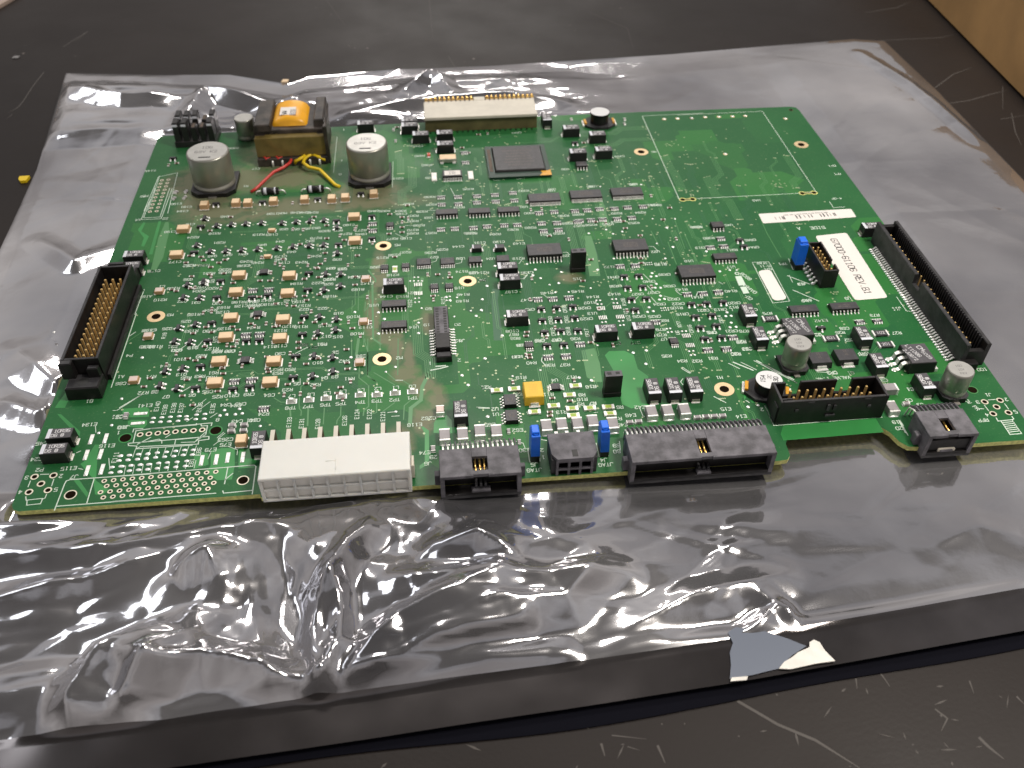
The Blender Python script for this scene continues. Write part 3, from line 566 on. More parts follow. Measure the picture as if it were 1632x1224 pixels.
# gold can chip, red led, axial diodes
b = MB(); b.box(0, 0, .3, 7.4, 4.6, 1.6, 'steel', .2, .1, 'tan'); t = MB(); [t.box(s*2.6, -2.5, .03, 1.4, 1.2, .5, 'solder') for s in (-1, 1)]
proto('fuse', 'crystal_oscillator', b, [('terminals', t, HERE)]); place('fuse', *T('C', 450, 740, 1.5))
b = MB(); b.box(0, 0, .1, 1.2, 2.4, .9, 'redled', .1); t = MB(); [t.box(0, s*1.5, .03, 1.4, .8, .4, 'solder') for s in (-1, 1)]
proto('led', 'indicator_light', b, [('terminals', t, HERE)]); place('led', *T('C', 265, 710, .8))
def axial():
    b = MB(); 
    pr = [(-3.4, .2), (-3.3, 1.25), (-1.8, 1.3), (1.6, 1.3)]
    b.tube([(-3.3, 0, 1.6), (3.3, 0, 1.6)], 1.35, 'black', 16); c = MB(); c.tube([(-2.6, 0, 1.6), (-1.4, 0, 1.6)], 1.42, 'stripe', 16); c.tube([(1.6, 0, 1.6), (2.2, 0, 1.6)], 1.42, 'stripe', 16)
    l = MB(); [l.tube([(s*3.3, 0, 1.6), (s*5.0, 0, 1.6), (s*5.6, 0, 1.1), (s*5.8, 0, 0)], .35, 'tin', 8) for s in (-1, 1)]
    proto('axial', 'axial_diode', b, [('band', c, HERE), ('leads', l, HERE)])
axial(); place('axial', *T('B', 385, 985, 1.6)); place('axial', *T('A', 1290, 1005, 1.6))
# large square package
b = MB(); b.box(0, 0, .4, 26, 26.5, .8, 'bga'); t = MB(); t.box(.4, .8, 1.2, 21.5, 20.5, .9, 'black', .3, .3, 'epoxy')
for i in range(6): text(t, 'XC2S200FG456'[:12-(i*3) % 4], .5, 7-i*2.4, 1.2, 180, 'markg', 2.12, .16)
g = MB(); g.poly([(8, -13.2), (13, -13.2), (13, -8.5), (11.5, -9.5), (10.5, -8.0), (8.5, -9.2), (9.4, -11.0)][::1], 1.215, 'amber')
g2 = MB(); g2.box(-11.6, 1, 1.2, 1.3, 19, .05, 'dustbrown')
proto('bga', 'processor_chip', b, [('package_cap', t, HERE), ('gold_corner', g, HERE), ('edge_mark', g2, HERE)]); place('bga', *T('C', 1130, 770, 1.2))
# ------------------------------------------------------------------ connectors
def cpart(name, mb, label=None): return part(name, mb.mesh(name), board, (0, 0, 1.6), 0, label)   # board coordinates
def csub(name, me_or_mb, par, loc=(0, 0, 0), rot=0): return part(name, me_or_mb if not isinstance(me_or_mb, MB) else me_or_mb.mesh(name), par, loc, rot)
def pinmesh(w, z0, z1, m='goldenpin'):
    b = MB(); b.box(0, 0, z0, w, w, z1-z0, m, w*.3); return b.mesh('pin')
# tall three-row plug at the left edge
def walls(mb, x0, x1, y0, y1, z0, z1, th, m, top=None, sides='lrbf', rim=None):
    top = top or m
    if 'l' in sides: mb.box(x0+th/2, (y0+y1)/2, z0, th, y1-y0, z1-z0, m, .15, top=top)
    if 'r' in sides: mb.box(x1-th/2, (y0+y1)/2, z0, th, y1-y0, z1-z0, m, .15, top=top)
    if 'b' in sides: mb.box((x0+x1)/2, y1-th/2, z0, x1-x0-2*th-.02, th, z1-z0-.03, m, .15, top=top)
    if 'f' in sides: mb.box((x0+x1)/2, y0+th/2, z0, x1-x0-2*th-.02, th, z1-z0-.03, m, .15, top=top)
b = MB(); walls(b, 3.4, 14.6, 50.2, 99.5, .2, 10.2, 1.0, 'black', 'blackd'); b.box(9, 75, .25, 9.0, 47, 3.2, 'black')
b.box(9.6, 46.6, .2, 10.2, 7.1, 4.4, 'black', .4, .2, 'blackd'); b.box(9.4, 103, .2, 8.5, 6.8, 4.4, 'black', .4, .2, 'blackd')
b.box(5.2, 49.0, 4.5, 3.8, 2.4, 5.9, 'black', .3, .1, 'blackd'); b.box(12.6, 48.9, 4.5, 3.4, 2.2, 3.6, 'black', .3, .1, 'blackd'); b.box(9, 100.6, 4.5, 6, 2.2, 5.9, 'black', .3, .3, 'blackd')
b.box(15.2, 75, .2, 1.1, 47, 2.2, 'black', .2)
hs = cpart('plug_housing', b, 'tall black three-row pin plug on the left edge')
pm = pinmesh(.64, 3.3, 9.4)
for i in range(16):
    for k, x in enumerate((6.9, 9.35, 11.8)): csub('pin', pm, hs, (x, 53.2+i*2.62, 0))
b = MB(); b.lathe(9.6, 46.2, [(1.7, 4.66), (1.2, 4.70), (.01, 4.70)], 'ink', 16); csub('screw_hole', b, hs)
# long shrouded connector at the right edge
X0, X1, Y0, Y1 = 282.9, 291.0, 33.0, 104.5; Z = 9.0
b = MB()
for (ya, yb) in ((Y0, 66.3), (71.2, Y1)): b.box(X0+.7, (ya+yb)/2, .2, 1.4, yb-ya, Z-.2, 'blackd', .2, top='blackd')
b.box(X0+.7, 68.75, .2, 1.4, 4.86, 5.0, 'blackd', .2)
b.box(X1-.7, (Y0+Y1)/2, .2, 1.4, Y1-Y0, Z-.2, 'black', .2, top='blackd'); b.box((X0+X1)/2, Y1-.8, .2, X1-X0-2.84, 1.6, Z-1.6, 'black', .1); b.box((X0+X1)/2, Y0+.8, .2, X1-X0-2.84, 1.6, Z-3, 'black', .1)
b.box((X0+X1)/2, (Y0+Y1)/2, .25, X1-X0-2.9, Y1-Y0-3.3, 2.6, 'black'); b.box(X0+2.2, Y0-.8, .2, 5.4, 3, 2.8, 'black', .3)
j11 = cpart('shrouded_header', b, 'long black shrouded header on the right edge')
lm = MB(); lm.strip([(1.2, 0, 1.0), (.4, 0, .9), (-.2, 0, .2), (-1.4, 0, .15)], 0, .6, .25, 'tin'); lm.dome(-1.0, 0, .04, .9, .45, .4, 'solder'); lme = lm.mesh('lead')
rib = MB(); rib.box(0, 0, 2.9, .5, .45, Z-3.0, 'blackd'); ribm = rib.mesh('rib')
pj = pinmesh(.45, 2.85, 7.2)
for i in range(50):
    y = 36.4+i*1.285; csub('lead', lme, j11, (282.0, y, 0)); 
    if i % 2 == 0: csub('pin', pj, j11, (286.1, y, 0))
    csub('rib', ribm, j11, (289.35, y, 0))
# box header with ten columns of pins (front right)
b = MB(); X0, X1, Y0, Y1, Z = 216.2, 249.0, 12.9, 21.9, 9.2; th = .9
b.box(X0+th/2, (Y0+Y1)/2, .2, th, Y1-Y0, Z-.2, 'black', .15, top='blackd'); b.box(X1-th/2, (Y0+Y1)/2, .2, th, Y1-Y0, Z-.2, 'black', .15, top='blackd')
b.box((X0+X1)/2, Y0+th/2, .2, X1-X0-2*th-.02, th, Z-.25, 'black', .1, top='blackd')
for a, c in ((X0+th, 220.3), (225.0, 236.2), (241.0, X1-th)): b.box((a+c)/2, Y1-th/2, .2, c-a, th, Z-.25, 'black', .15, top='blackd')
b.box((X0+X1)/2, Y1-th/2-.03, .2, X1-X0-2*th-.02, th-.1, 3.6, 'black'); b.box((X0+X1)/2, (Y0+Y1)/2, .25, X1-X0-2*th, Y1-Y0-2*th, 2.2, 'black')
b.box(232.2, Y0-.25, 2.4, 3.0, .6, .9, 'blackd', .15); b.box(231.0, Y0-.2, 5.0, .9, .5, 2.4, 'blackd', .1); b.box(233.0, Y0-.2, 5.0, .9, .5, 2.0, 'blackd', .1)
b.box(221.5, Y0-.15, 5.2, 1.0, .35, .9, 'blackd', .1); b.box(243.6, Y0-.15, 5.2, 1.0, .35, .9, 'blackd', .1); b.box(218.6, Y0+1.6, 8.2, 3.2, .5, .9, 'blackd', .1); b.box(X0-.1, 15.2, .4, .5, 3.0, 6.0, 'ink', .1); b.box(225.4, Y0+.3, 8.3, 2.0, .8, .5, 'blackd', .1); b.box(242.6, Y0+.3, 8.3, 2.0, .8, .5, 'blackd', .1)
bx = cpart('box_header', b, 'black open box header with two rows of bent gold pins'); pm2 = pinmesh(.6, 2.4, 8.2)
for i in range(10):
    for k in range(2): csub('pin', pm2, bx, (221.2+i*2.6, 15.9+k*2.75, 0))
# small two row header beside the white sticker
b = MB(); X0, X1, Y0, Y1, Z = 253.2, 258.6, 77.6, 95.6, 7.6; th = .6
for (ya, yb) in ((Y0, 81.5), (84.2, Y1)): b.box(X1-th/2, (ya+yb)/2, .2, th, yb-ya, Z-.2, 'black', .08, top='blackd')
b.box(X1-th/2, 82.85, .2, th, 2.68, 4, 'black'); b.box(X0+th/2, (Y0+Y1)/2, .2, th, Y1-Y0, Z-.2, 'black', .08, top='blackd')
b.box((X0+X1)/2, Y0+th/2, .2, X1-X0-2*th-.02, th, Z-.25, 'black', .08, top='blackd'); b.box((X0+X1)/2, Y1-th/2, .2, X1-X0-2*th-.02, th, Z-.25, 'black', .08, top='blackd'); b.box((X0+X1)/2, (Y0+Y1)/2, .25, X1-X0-2*th, Y1-Y0-2*th, 2, 'dustbrown')
sm = cpart('pin_header', b, 'small black header with two rows of brass pins beside the white sticker'); pm3 = pinmesh(.5, 2.2, 6.9)
ls = MB(); ls.strip([(1, 0, 1.2), (.2, 0, 1.1), (-.2, 0, .2), (-1.2, 0, .15)], 0, .8, .3, 'tin'); ls.dome(-.6, 0, .04, .9, .7, .5, 'solder'); lsm = ls.mesh('lead')
for i in range(7):
    csub('lead', lsm, sm, (252.6, 80.7+i*2.2, 0))
    for k in range(2): csub('pin', pm3, sm, (254.9+k*1.9, 80.0+i*2.2, 0))
# slotted socket strip in the middle
b = MB(); b.box(119.2, 68.2, .2, 4.9, 14.6, 3.1, 'black', .15, .05, 'grey'); b.box(119.2, 57.0, .2, 4.9, 7.6, 3.6, 'black', .2, .05, 'black'); b.box(119.3, 51.6, .2, 5.1, 2.9, 2.2, 'black', .3, .1, 'blackd')
j12 = cpart('socket_strip', b, 'narrow black socket strip with twin slotted rows'); sl = MB(); sl.box(0, 0, 3.3, 1.0, .85, .03, 'ink'); slm = sl.mesh('slot')
for i in range(10):
    for s in (-1, 1): csub('slot', slm, j12, (119.2+s*1.25, 61.8+i*1.35, 0))
ls = MB(); ls.strip([(-.9, 0, .6), (-.2, 0, .5), (.1, 0, .15), (1.3, 0, .12)], 0, .5, .2, 'tin'); ls.dome(1.0, 0, .04, .6, .35, .25, 'solder'); l2 = ls.mesh('lead')
for i in range(10):
    for s in (-1, 1): csub('lead', l2, j12, (119.2+s*2.8, 54+i*1.38, 0), 0 if s > 0 else 180)
# right-angle shrouded headers along the front edge
def front_header(x0, x1, yf, yb, z1, label, npin, npins_shown, notch, mat_='grey', two=True, off=0.0):
    b = MB(); w = x1-x0; xc = (x0+x1)/2+off; nw = notch
    # top skin with T shaped opening
    for (a, c) in ((x0+.05, xc-nw/2), (xc+nw/2, x1-.05)): b.box((a+c)/2, (yf+yb)/2, z1-1.0, c-a, yb-yf, 1.0, mat_, .12)
    b.box(xc, yb-1.7, z1-1.02, nw, 3.4, .98, mat_, .05)
    b.box(xc-.2, yf+1.1, z1-1.02, nw*1.7, 1.6, 1.08, mat_, .12)
    for (xx) in (x0+.6, x1-.6): b.box(xx, (yf+yb)/2, -1.6, 1.2, yb-yf-.1, z1+.55, mat_, .05)
    b.box((x0+x1)/2, (yf+yb)/2, -2.2, w-.2, yb-yf, 1.0, 'blackd', .1)
    b.box((x0+x1)/2, (yb-1.6)/2, .05, w-2.4, yb+1.6, z1-2.7, 'black')
    b.box((x0+x1)/2, (yf-1.7)/2, -1.15, w-2.4, -1.7-yf, 1.0, 'black')
    b.box(xc, yf+2.0, -1.2, nw*1.1, 3.6, .8, mat_, .1, ty=0)
    b.box(xc, yf+.9, -1.15, nw*1.25, 1.7, 1.9, mat_, .3)
    for i in range(3): b.box(xc+(i-1)*1.3, yf+3.0, -.4, .7, 4, 2.4, 'blackd', .1)
    b.box(x0-.7, yf+4.4, .2, 1.5, 2.2, z1*.55, mat_, .2); b.box(x1+.7, yf+5.2, .2, 1.5, 1.6, z1*.6, mat_, .2)
    o = cpart('edge_connector', b, label)
    ld = MB(); ld.strip([(0, -.6, z1-1.4), (0, 2.4, z1-1.7), (0, 4.5, z1-2.9), (0, 5.2, 0)], .5, 0, .3, 'tin'); ldm = ld.mesh('lead')
    fn = MB(); fn.strip([(0, -.4, z1-.75), (0, 2.6, z1-1.2), (0, 5.0, z1-3.0)], .42, 0, .9, 'grey'); fnm = fn.mesh('fin')
    for i in range(npin):
        x = x0+1.3+i*(w-2.6)/(npin-1); csub('lead', ldm, o, (x, yb, 0)); csub('fin', fnm, o, (x+(w-2.6)/(npin-1)/2, yb, 0))
    pn = MB(); pn.tube([(0, yf+1.9, z1-1.9), (0, yb-2, z1-1.9)], .32, 'gold', 6); pnm = pn.mesh('pin')
    for i in range(npins_shown): csub('pin', pnm, o, (xc+(i-(npins_shown-1)/2)*1.27, 0, 0))
    return o
front_header(116.0, 138.3, -4.8, 5.6, 6.9, 'grey-black front connector with three gold pins in its notch', 15, 3, 4.2)
front_header(168.9, 210.0, -4.2, 6.7, 6.9, 'widest grey-black front connector with two gold pins in its notch', 30, 2, 3.2, off=.7)
front_header(255.2, 269.9, -2.3, 8.0, 6.9, 'short grey-black front connector near the right corner', 10, 2, 3.0, off=-.2)
b = MB(); b.box(262.4, -1.2, -.15, 5.2, 1.6, 1.2, 'beige', .3); cpart('dust_plug', b, 'pale dusty tongue in the mouth of the short corner connector')
# six way power socket
b = MB(); y0, y1, z1 = -1.2, 8.8, 7.0
b.prism([(148.6, y0), (158.6, y0), (159.9, .9), (160.1, y1), (146.9, y1), (147.2, .9)], 6.0, z1, 'grey')
b.box(153.5, 4.0, .2, 12.9, 8.8, 5.75, 'blackd'); 
for z in (-1.0, 2.2, 5.35): b.box(153.6, y0+1.3, z, 10.6, 2.4, .62, 'grey', .05)
for x in (148.7, 152.0, 155.2, 158.5): b.box(x, y0+1.35, -.4, .7, 2.3, 6.35, 'grey')
b.box(153.6, y0+1.6, -.35, 9, 1.6, 6, 'black'); b.box(153.7, .8, 7.0, 1.6, 2.6, .05, 'black')
pj_ = cpart('power_socket', b, 'grey-black six-way power socket on the front edge')
ld = MB(); ld.strip([(0, -.4, 5.6), (0, 2.2, 5.3), (0, 3.4, 3.4), (0, 3.8, 0)], .95, 0, .3, 'term'); ldm = ld.mesh('lead')
for x in (149.8, 152.9, 156.2): csub('lead', ldm, pj_, (x, y1, 0))
# white eighteen way power connector
b = MB(); x0, x1, y0, y1, z1 = 67.6, 108.2, -2.6, 11.9, 8.8
b.box((x0+x1)/2, (y0+y1)/2, z1-1.0, x1-x0, y1-y0, 1.0, 'white', .25)
b.box((x0+x1)/2, (y0-.2)/2, -.45, x1-x0-.2, -.2-y0, .7, 'white', .1); b.box(x0+.45, (y0+y1)/2, .0, .88, y1-y0-.1, z1-1.0, 'white'); b.box(x1-.45, (y0+y1)/2, .0, .88, y1-y0-.1, z1-1.0, 'white')
b.box((x0+x1)/2, 5.0, .0, x1-x0-1.8, 13.4, z1-1.0, 'whited'); b.box((x0+x1)/2, y0+1.0, 3.6, x1-x0-1.8, 1.7, .7, 'white', .1)
for i in range(1, 9): b.box(x0+.45+i*(x1-x0-.9)/9, y0+1.0, .0, .7, 1.66, 3.6, 'white'); b.box(x0+.45+i*(x1-x0-.9)/9, y0+1.0, 4.3, .7, 1.66, 3.7, 'white')
b.box(x1+.45, 3.6, .6, .8, 4.0, 5.0, 'beige', .2)
wc = cpart('power_connector', b, 'milky white power connector of eighteen ways on the front edge')
sm_ = MB(); sm_.tube([(88.0, 3.2, z1+.0), (88.2, 1.0, z1+.0), (88.15, -1.0, z1+.0)], .1, 'whited', 6); sm_.tube([(85.3, 2.5, z1), (88.0, 2.6, z1)], .1, 'whited', 6); csub('mould_line', sm_, wc)
ld = MB(); ld.box(0, 3.1, .1, 1.25, 6.4, 6.3, 'dustbrown', .1, top='beige'); ld.box(0, 3.1, 6.4, 1.2, 6.3, .14, 'beige'); ldm = ld.mesh('lead')
for i in range(9): csub('lead', ldm, wc, (69.4+i*4.45, y1, 0))
# beige backplane receptacle on the far edge
b = MB(); x0, x1, y0, y1, z1 = 117.6, 168.1, 206.2, 221.8, 7.2
b.box((x0+x1)/2, (y0+y1)/2+.1, z1-1.2, x1-x0, y1-y0, 1.2, 'beige', .2); b.box((x0+x1)/2, (y0+y1)/2+.5, .1, x1-x0-.4, y1-y0-1, z1-1.3, 'olive')  # olive body colour paints the dark reflection on the front face
b.box(143.1, y1+1.9, z1-1.2, 5.0, 3.6, 1.25, 'beige', .1)
rc = cpart('backplane_receptacle', b, 'long beige receptacle with gold fingers on the far edge')
fg = MB(); fg.box(0, 0, 5.6, 1.5, 1.6, 1.4, 'beige', .2); fg.box(0, 1.9, 6.0, 1.45, 2.6, 1.9, 'gold', .5); fgm = fg.mesh('gold_finger')
for i in range(11): csub('gold_finger', fgm, rc, (118.9+i*2.07, y1+.8, 0)); csub('gold_finger', fgm, rc, (146.8+i*2.07, y1+.8, 0))
tm = MB(); tm.box(0, -.2, .05, .5, .8, .5, 'black'); tmm = tm.mesh('tail')
for i in range(20): csub('tail', tmm, rc, (120+i*2.4, y0, 0))
# black slotted terminal block, top left
b = MB(); b.box(18.2, 208.8, .1, 17.6, 13.4, 2.6, 'pillar', .2)
tb = cpart('terminal_block', b, 'black slotted terminal block at the far left corner')
pl = MB(); pl.box(0, 0, 2.6, 2.5, 5.4, 8.6, 'pillar', .3, .1, 'pillar'); pl.box(0, -2.8, 9.6, 2.0, .5, .8, 'stripe'); plm = pl.mesh('fin')
pw = MB(); pw.box(0, 0, 2.6, 2.2, 5.0, 6.2, 'pillar', .3, .1, 'dustbrown'); pwm = pw.mesh('fin')
for i in range(5):
    csub('fin', plm if i != 3 else pwm, tb, (11.0+i*3.6, 212.5, 0)); csub('fin', plm if i in (0, 1, 4) else pwm, tb, (11.0+i*3.6, 205.2, 0))
# transformer
b = MB(); b.box(61.4, 196, .2, 29.0, 28, 3.4, 'bobbin', .3)
b.box(61.4, 199.0, 12.2, 29.5, 24, 1.8, 'bobbin', .3); b.box(50.5, 198, 14, 7, 24, 2.8, 'bobbin', .4, .2); b.box(73.5, 200, 14, 4.5, 22, 3.0, 'bobbin', .4, .2)
b.box(49.0, 197.5, 3.6, 4.0, 23, 8.7, 'bobbin'); b.box(74.2, 197.5, 3.6, 3.2, 23, 8.7, 'bobbin'); b.box(61.4, 202, 3.6, 24, 14, 8.6, 'bobbin')
b.box(76.3, 184.2, .2, 1.5, 3.0, 16.6, 'bobbin', .3)
tr = cpart('transformer', b, 'dark transformer with orange tape winding')
c = MB(); c.box(61.2, 186.4, 3.8, 28.6, 5.6, 8.4, 'core', .3); c.box(61.2, 207.5, 3.8, 28.6, 4.6, 8.4, 'core', .3); csub('core', c, tr)
c = MB(); n_ = 12; pr = [( -7.4+14.8*i/n_, 13.9+3.7*(math.sin(math.pi*min(1, max(0, i/n_)))**.45)) for i in range(n_+1)]
vs = []; fs = []
for (xx, zz) in pr:
    for yy in (190.2, 191.6, 207.0): vs.append((61.2+xx*(.92 if yy == 190.2 else 1), yy, 13.9+(zz-13.9)*(.55 if yy == 190.2 else 1)))
for i in range(n_):
    for k in range(2): fs.append([3*i+k, 3*i+3+k, 3*i+4+k, 3*i+1+k])
fs.append([3*i for i in range(n_+1)][::-1]); c.add(vs, fs, 'orange', True); csub('winding_tape', c, tr)
c = MB(); lz = 13.9+3.7+.1; c.box(60.6, 196.6, lz-.1, 6.4, 7.0, .12, 'label'); 
for i in range(5): c.box(61.8+i*.55, 195, lz+.04, .25, 5.6, .02, 'inkg')
text(c, 'WW', 59.3, 195, 1.8, 90, 'ink', lz+.06, .35); csub('paper_label', c, tr)
c = MB(); [c.tube([(x, 181.6, 0), (x, 181.8, 2.2), (x, 184, 3.2)], .5, 'tin', 8) for x in (53, 57, 68.5, 72.5)]; csub('terminals', c, tr)
w = MB(); e_ = T('A', 1100, 1015, .3); w.tube([(61.0, 186, 3.4), (61, 183, 2.9), (60.4, 180, 2.6), (58, 177, 2.2), (54, 174.5, 1.6), (e_[0]+2, e_[1]+1, 1.0), (e_[0], e_[1], .2)], .62, 'red', 10); csub('red_wire', w, tr)
w = MB(); w.tube([(49.5, 184, 3.6), (50.5, 182.4, 3.4), (52, 183.5, 3.2)], .55, 'red', 8); w.tube([(54.5, 184, 3.6), (55.5, 182.4, 3.4), (57, 183.5, 3.2)], .55, 'red', 8); csub('red_wire', w, tr)
w = MB(); e_ = T('B', 625, 965, .3); w.tube([(70, 185.5, 3.8), (68.5, 183.5, 3.6), (66.5, 182, 3.2), (66, 179, 2.8), (68.5, 176.0, 2.3), (73, 174.5, 1.8), (e_[0]-2, e_[1]+.6, 1.0), (e_[0], e_[1], .2)], .72, 'yel', 10); csub('yellow_wire', w, tr)
w = MB(); w.tube([(62.2, 182.6, .8), (62.6, 181.4, 2.4), (64.6, 181.6, 3.3), (66.6, 183.6, 3.6)], .72, 'yel', 10); w.tube([(69.6, 184, 3.5), (72, 182.6, 3.4), (74.5, 182.4, 2.2), (75, 183, 1.2)], .72, 'yel', 10); csub('yellow_wire', w, tr)
# ------------------------------------------------------------------ stickers
def sticker(corners, name, label, z=.10, m='label', r=1.2):
    q = [np.array(c) for c in corners]; pts = []
    for i in range(4):
        a, b_, c_ = q[i-1], q[i], q[(i+1) % 4]; u_ = (a-b_)/np.linalg.norm(a-b_); w_ = (c_-b_)/np.linalg.norm(c_-b_)
        pts += [b_+u_*r, b_+(u_+w_)*r*.28, b_+w_*r]
    mb = MB(); mb.prism([tuple(p) for p in pts], .02, z, m); return mb, name, label
def rect(spec):                              # surveyed corners -> tidy rectangle
    return TL(spec)
mb, nme, lab = sticker(rect('g500,1'[0:0]+'g1000,1215 1430,1180 890,335 480,378'), 'part_number_sticker', 'white sticker printed G7000-61106 REV.B1')
cs = TL('g1000,1215 1430,1180 890,335 480,378'); ax = np.mean(np.array(cs)[:, 0]); ay = np.mean(np.array(cs)[:, 1]); ang = math.degrees(math.atan2(cs[0][1]-cs[3][1], cs[0][0]-cs[3][0]))
text(mb, 'G7000-61106 REV.B1', ax, ay, 2.4, ang, 'ink', .13, .30, .90); bpart(nme, mb, lab)
cs = TL('f950,460 g1018,132 950,25 f885,335'); mb, nme, lab = sticker(cs, 'barcode_sticker', 'narrow white barcode sticker', r=.6)
a = np.array(cs[0]); ux = (np.array(cs[1])-a); Lx = np.linalg.norm(ux); ux = ux/Lx; uy = np.array([-ux[1], ux[0]]); random.seed(3); xx = 6.0
while xx < Lx-6:
    w_ = random.choice((.2, .2, .35, .5)); 
    if random.random() < .62: c_ = a+ux*xx+uy*2.2; mb.ribbon([tuple(c_-uy*.3), tuple(c_+uy*1.7)], w_, .12, 'ink')
    xx += w_+random.choice((.25, .3, .5, .9))
c_ = a+ux*Lx*.5+uy*4.7; text(mb, 'MADE IN CHINA REV B1 G7000-61106 A 1001 38004', c_[0], c_[1], .5, 180+math.degrees(math.atan2(ux[1], ux[0])), 'inkg', .12, .12, .9)
bpart(nme, mb, lab)
mb, nme, lab = sticker(TL('n925,490 1100,465 875,78 712,98'), 'blank_sticker', 'small blank white sticker in a printed frame', r=1.5); bpart(nme, mb, lab)
# ------------------------------------------------------------------ silkscreen
mb = MB()
def line(spec, w=.25): mb.ribbon(TL(spec), w, .06, 'silk', .004)
def tx(h, rot, spec):                        # 'tile x,y,TEXT' entries
    t = None
    for wd in spec.split():
        if not (wd[0].isdigit()): t = wd[0]; wd = wd[1:]
        x, y, s = wd.split(',', 2); q = T(t, float(x), float(y)); text(mb, s.replace('_', ' '), q[0], q[1], h, rot)
line('n650,0 910,515 1130,490 870,0', .22); line('f810,965 1020,958', .22); line('f810,965 n650,0', .22); line('f1020,958 n870,0', .22)
line('D1000,275 1590,248'); line('E0,205 825,168 1350,955 1200,965'); line('E180,1020 1195,968'); line('D1000,275 1360,1085 1380,1090')
line('F590,1045 700,760 720,725 760,712 1632,650', .3); line('F615,1000 1632,920', .3); line('F1020,705 940,970', .3); line('G0,950 1530,825 1550,840 1510,1140', .3); line('G0,1220 1115,1130', .3); line('G1245,855 1210,1030', .3); line('G1190,1105 1200,1130 1505,1100', .3); line('G1215,985 1300,915', .3)
line('G215,470 225,435 325,430', .25); line('G220,580 250,455 400,432 905,390 905,375', .3); line('G400,430 1075,368 1065,400', .3); line('G955,385 960,402 1025,398 1005,500', .3); line('G165,590 1040,515 1040,545 930,560 925,598 300,625 250,650 260,620 170,615 165,590', .3); line('G250,650 860,610', .3); line('G265,600 410,525', .3); line('G370,570 500,545 530,560 530,590', .25); line('G670,600 680,550 900,530', .25); line('G900,560 1000,470', .25); line('G880,580 1010,490', .25); line('G570,528 625,492', .25); line('G740,580 880,575', .25)
for i in range(9): line('G%d,%d %d,%d' % (250+i*82, 640-i*3, 215+i*82, 740-i*3), .18); line('G%d,%d %d,%d' % (140+i*95, 830-i*7, 120+i*95, 930-i*9), .18)
line('G800,355 865,310', .2); line('G1055,310 1130,262', .22); line('G860,230 1010,110', .2); line('G900,250 1055,138', .2); line('G1130,530 1200,470', .2); line('G1145,538 1215,480', .2); line('G1090,610 1160,560', .2); line('G1030,760 1060,690', .2); line('G1240,620 1350,660 1345,715', .2); line('G40,235 310,65', .25)
line('F330,725 305,790', .25); line('F440,655 530,652', .25); line('F585,705 560,780', .25); line('F280,895 285,935 460,915 455,925 490,910 505,870', .25); line('F295,935 290,988 440,972 460,925', .25); line('F1035,130 1040,200', .2); line('F830,420 875,400', .25); line('F850,590 900,600', .2); line('F1180,480 1190,600', .2)
line('a205,410 465,398 610,0', .25); line('a235,388 450,375 575,0', .25); line('a205,410 265,262 330,145', .25); line('a235,388 360,70 385,0', .25); line('a135,420 205,412', .2); line('A60,1200 200,870 385,830 290,1224', .25); line('A150,1050 210,860', .2); line('A95,1200 170,1000', .2)
line('h1225,665 1100,990', .3); line('p1120,0 1020,300 795,960', .3); line('p1020,300 1110,240', .3); line('G0,235 40,235', .2)
line('L125,455 230,670 1400,578', .25); line('L380,0 0,0'[0:0]+'L0,0 1,1', .05); line('L100,-5 470,205', .35); line('v665,285 1220,575', .25); line('v700,285 1000,440 1180,530', .5); line('v395,305 655,410', .5); line('v495,305 700,405', .25); line('v335,320 480,390', .3); line('v145,752 300,832', .3); line('v560,805 605,830', .3); line('v640,735 830,832', .3)
line('v935,225 1000,370 1120,440', .25); line('v805,870 925,1130', .3); line('n1100,160 1390,270', .3); line('n1170,345 1510,490', .3); line('o60,165 205,245', .01)
line('o1215,190 1340,370 1390,380', .25); line('M285,480 375,640', .25); line('M1200,310 1250,375', .25); line('M1245,255 1320,250', .25); line('M1420,295 1465,355', .25); line('M1140,350 1195,352', .25); line('M1330,450 1350,485 1500,470 1520,460 1500,435', .3)
line('M1380,480 1480,630 1605,620 1500,470', .3); [line('M%d,%d %d,%d' % (1400+i*14, 500+i*21, 1515+i*14, 490+i*20), .28) for i in range(6)]
line('L1590,610 1632,670', .2); line('s870,410 1000,385 1090,360', .5); line('s940,360 1060,350', .6); line('s415,540 505,540', .3); line('s1470,890 1632,900', .3); line('s310,960 400,950', .25); line('s360,1010 460,1003', .25); line('t10,890 30,905 165,905', .25)
line('J155,700 180,865 300,855 300,820', .25); line('J965,640 1000,800 1110,790 1105,760', .25); line('J320,600 380,610', .3); line('J15,620 100,640 125,700', .2); line('J1240,620 1250,720', .25); line('J425,930 425,970', .2); line('J985,275 940,280', .2)
line('f1280,920 1335,1060 1440,1045', .25); line('u1205,370 1315,445', .25); line('u1190,385 1300,450', .25); line('u640,880 690,1000 710,1015', .22); line('u1210,520 1180,560 1220,610', .22); line('j415,150 560,120', .2); line('d1285,835 1340,835 1365,865', .22); line('d810,800 840,940', .22); line('e440,815 490,955', .22); line('e930,840 990,840 1050,900', .22); line('m1130,70 1190,220', .22)
line('f1285,1130 1330,1224', .22); line('c1340,990 1430,970 1440,920', .2); line('c1030,970 1100,950 1120,900', .2); line('c700,485 830,490', .18); line('c575,590 690,650 740,610', .18); line('c1000,290 1100,290', .2); line('c1290,0 1350,110', .2); line('l560,200 600,200 660,140', .22); line('d710,985 750,930', .22); line('d740,1180 780,1180 820,1130', .22); line('d230,775 270,720', .22)
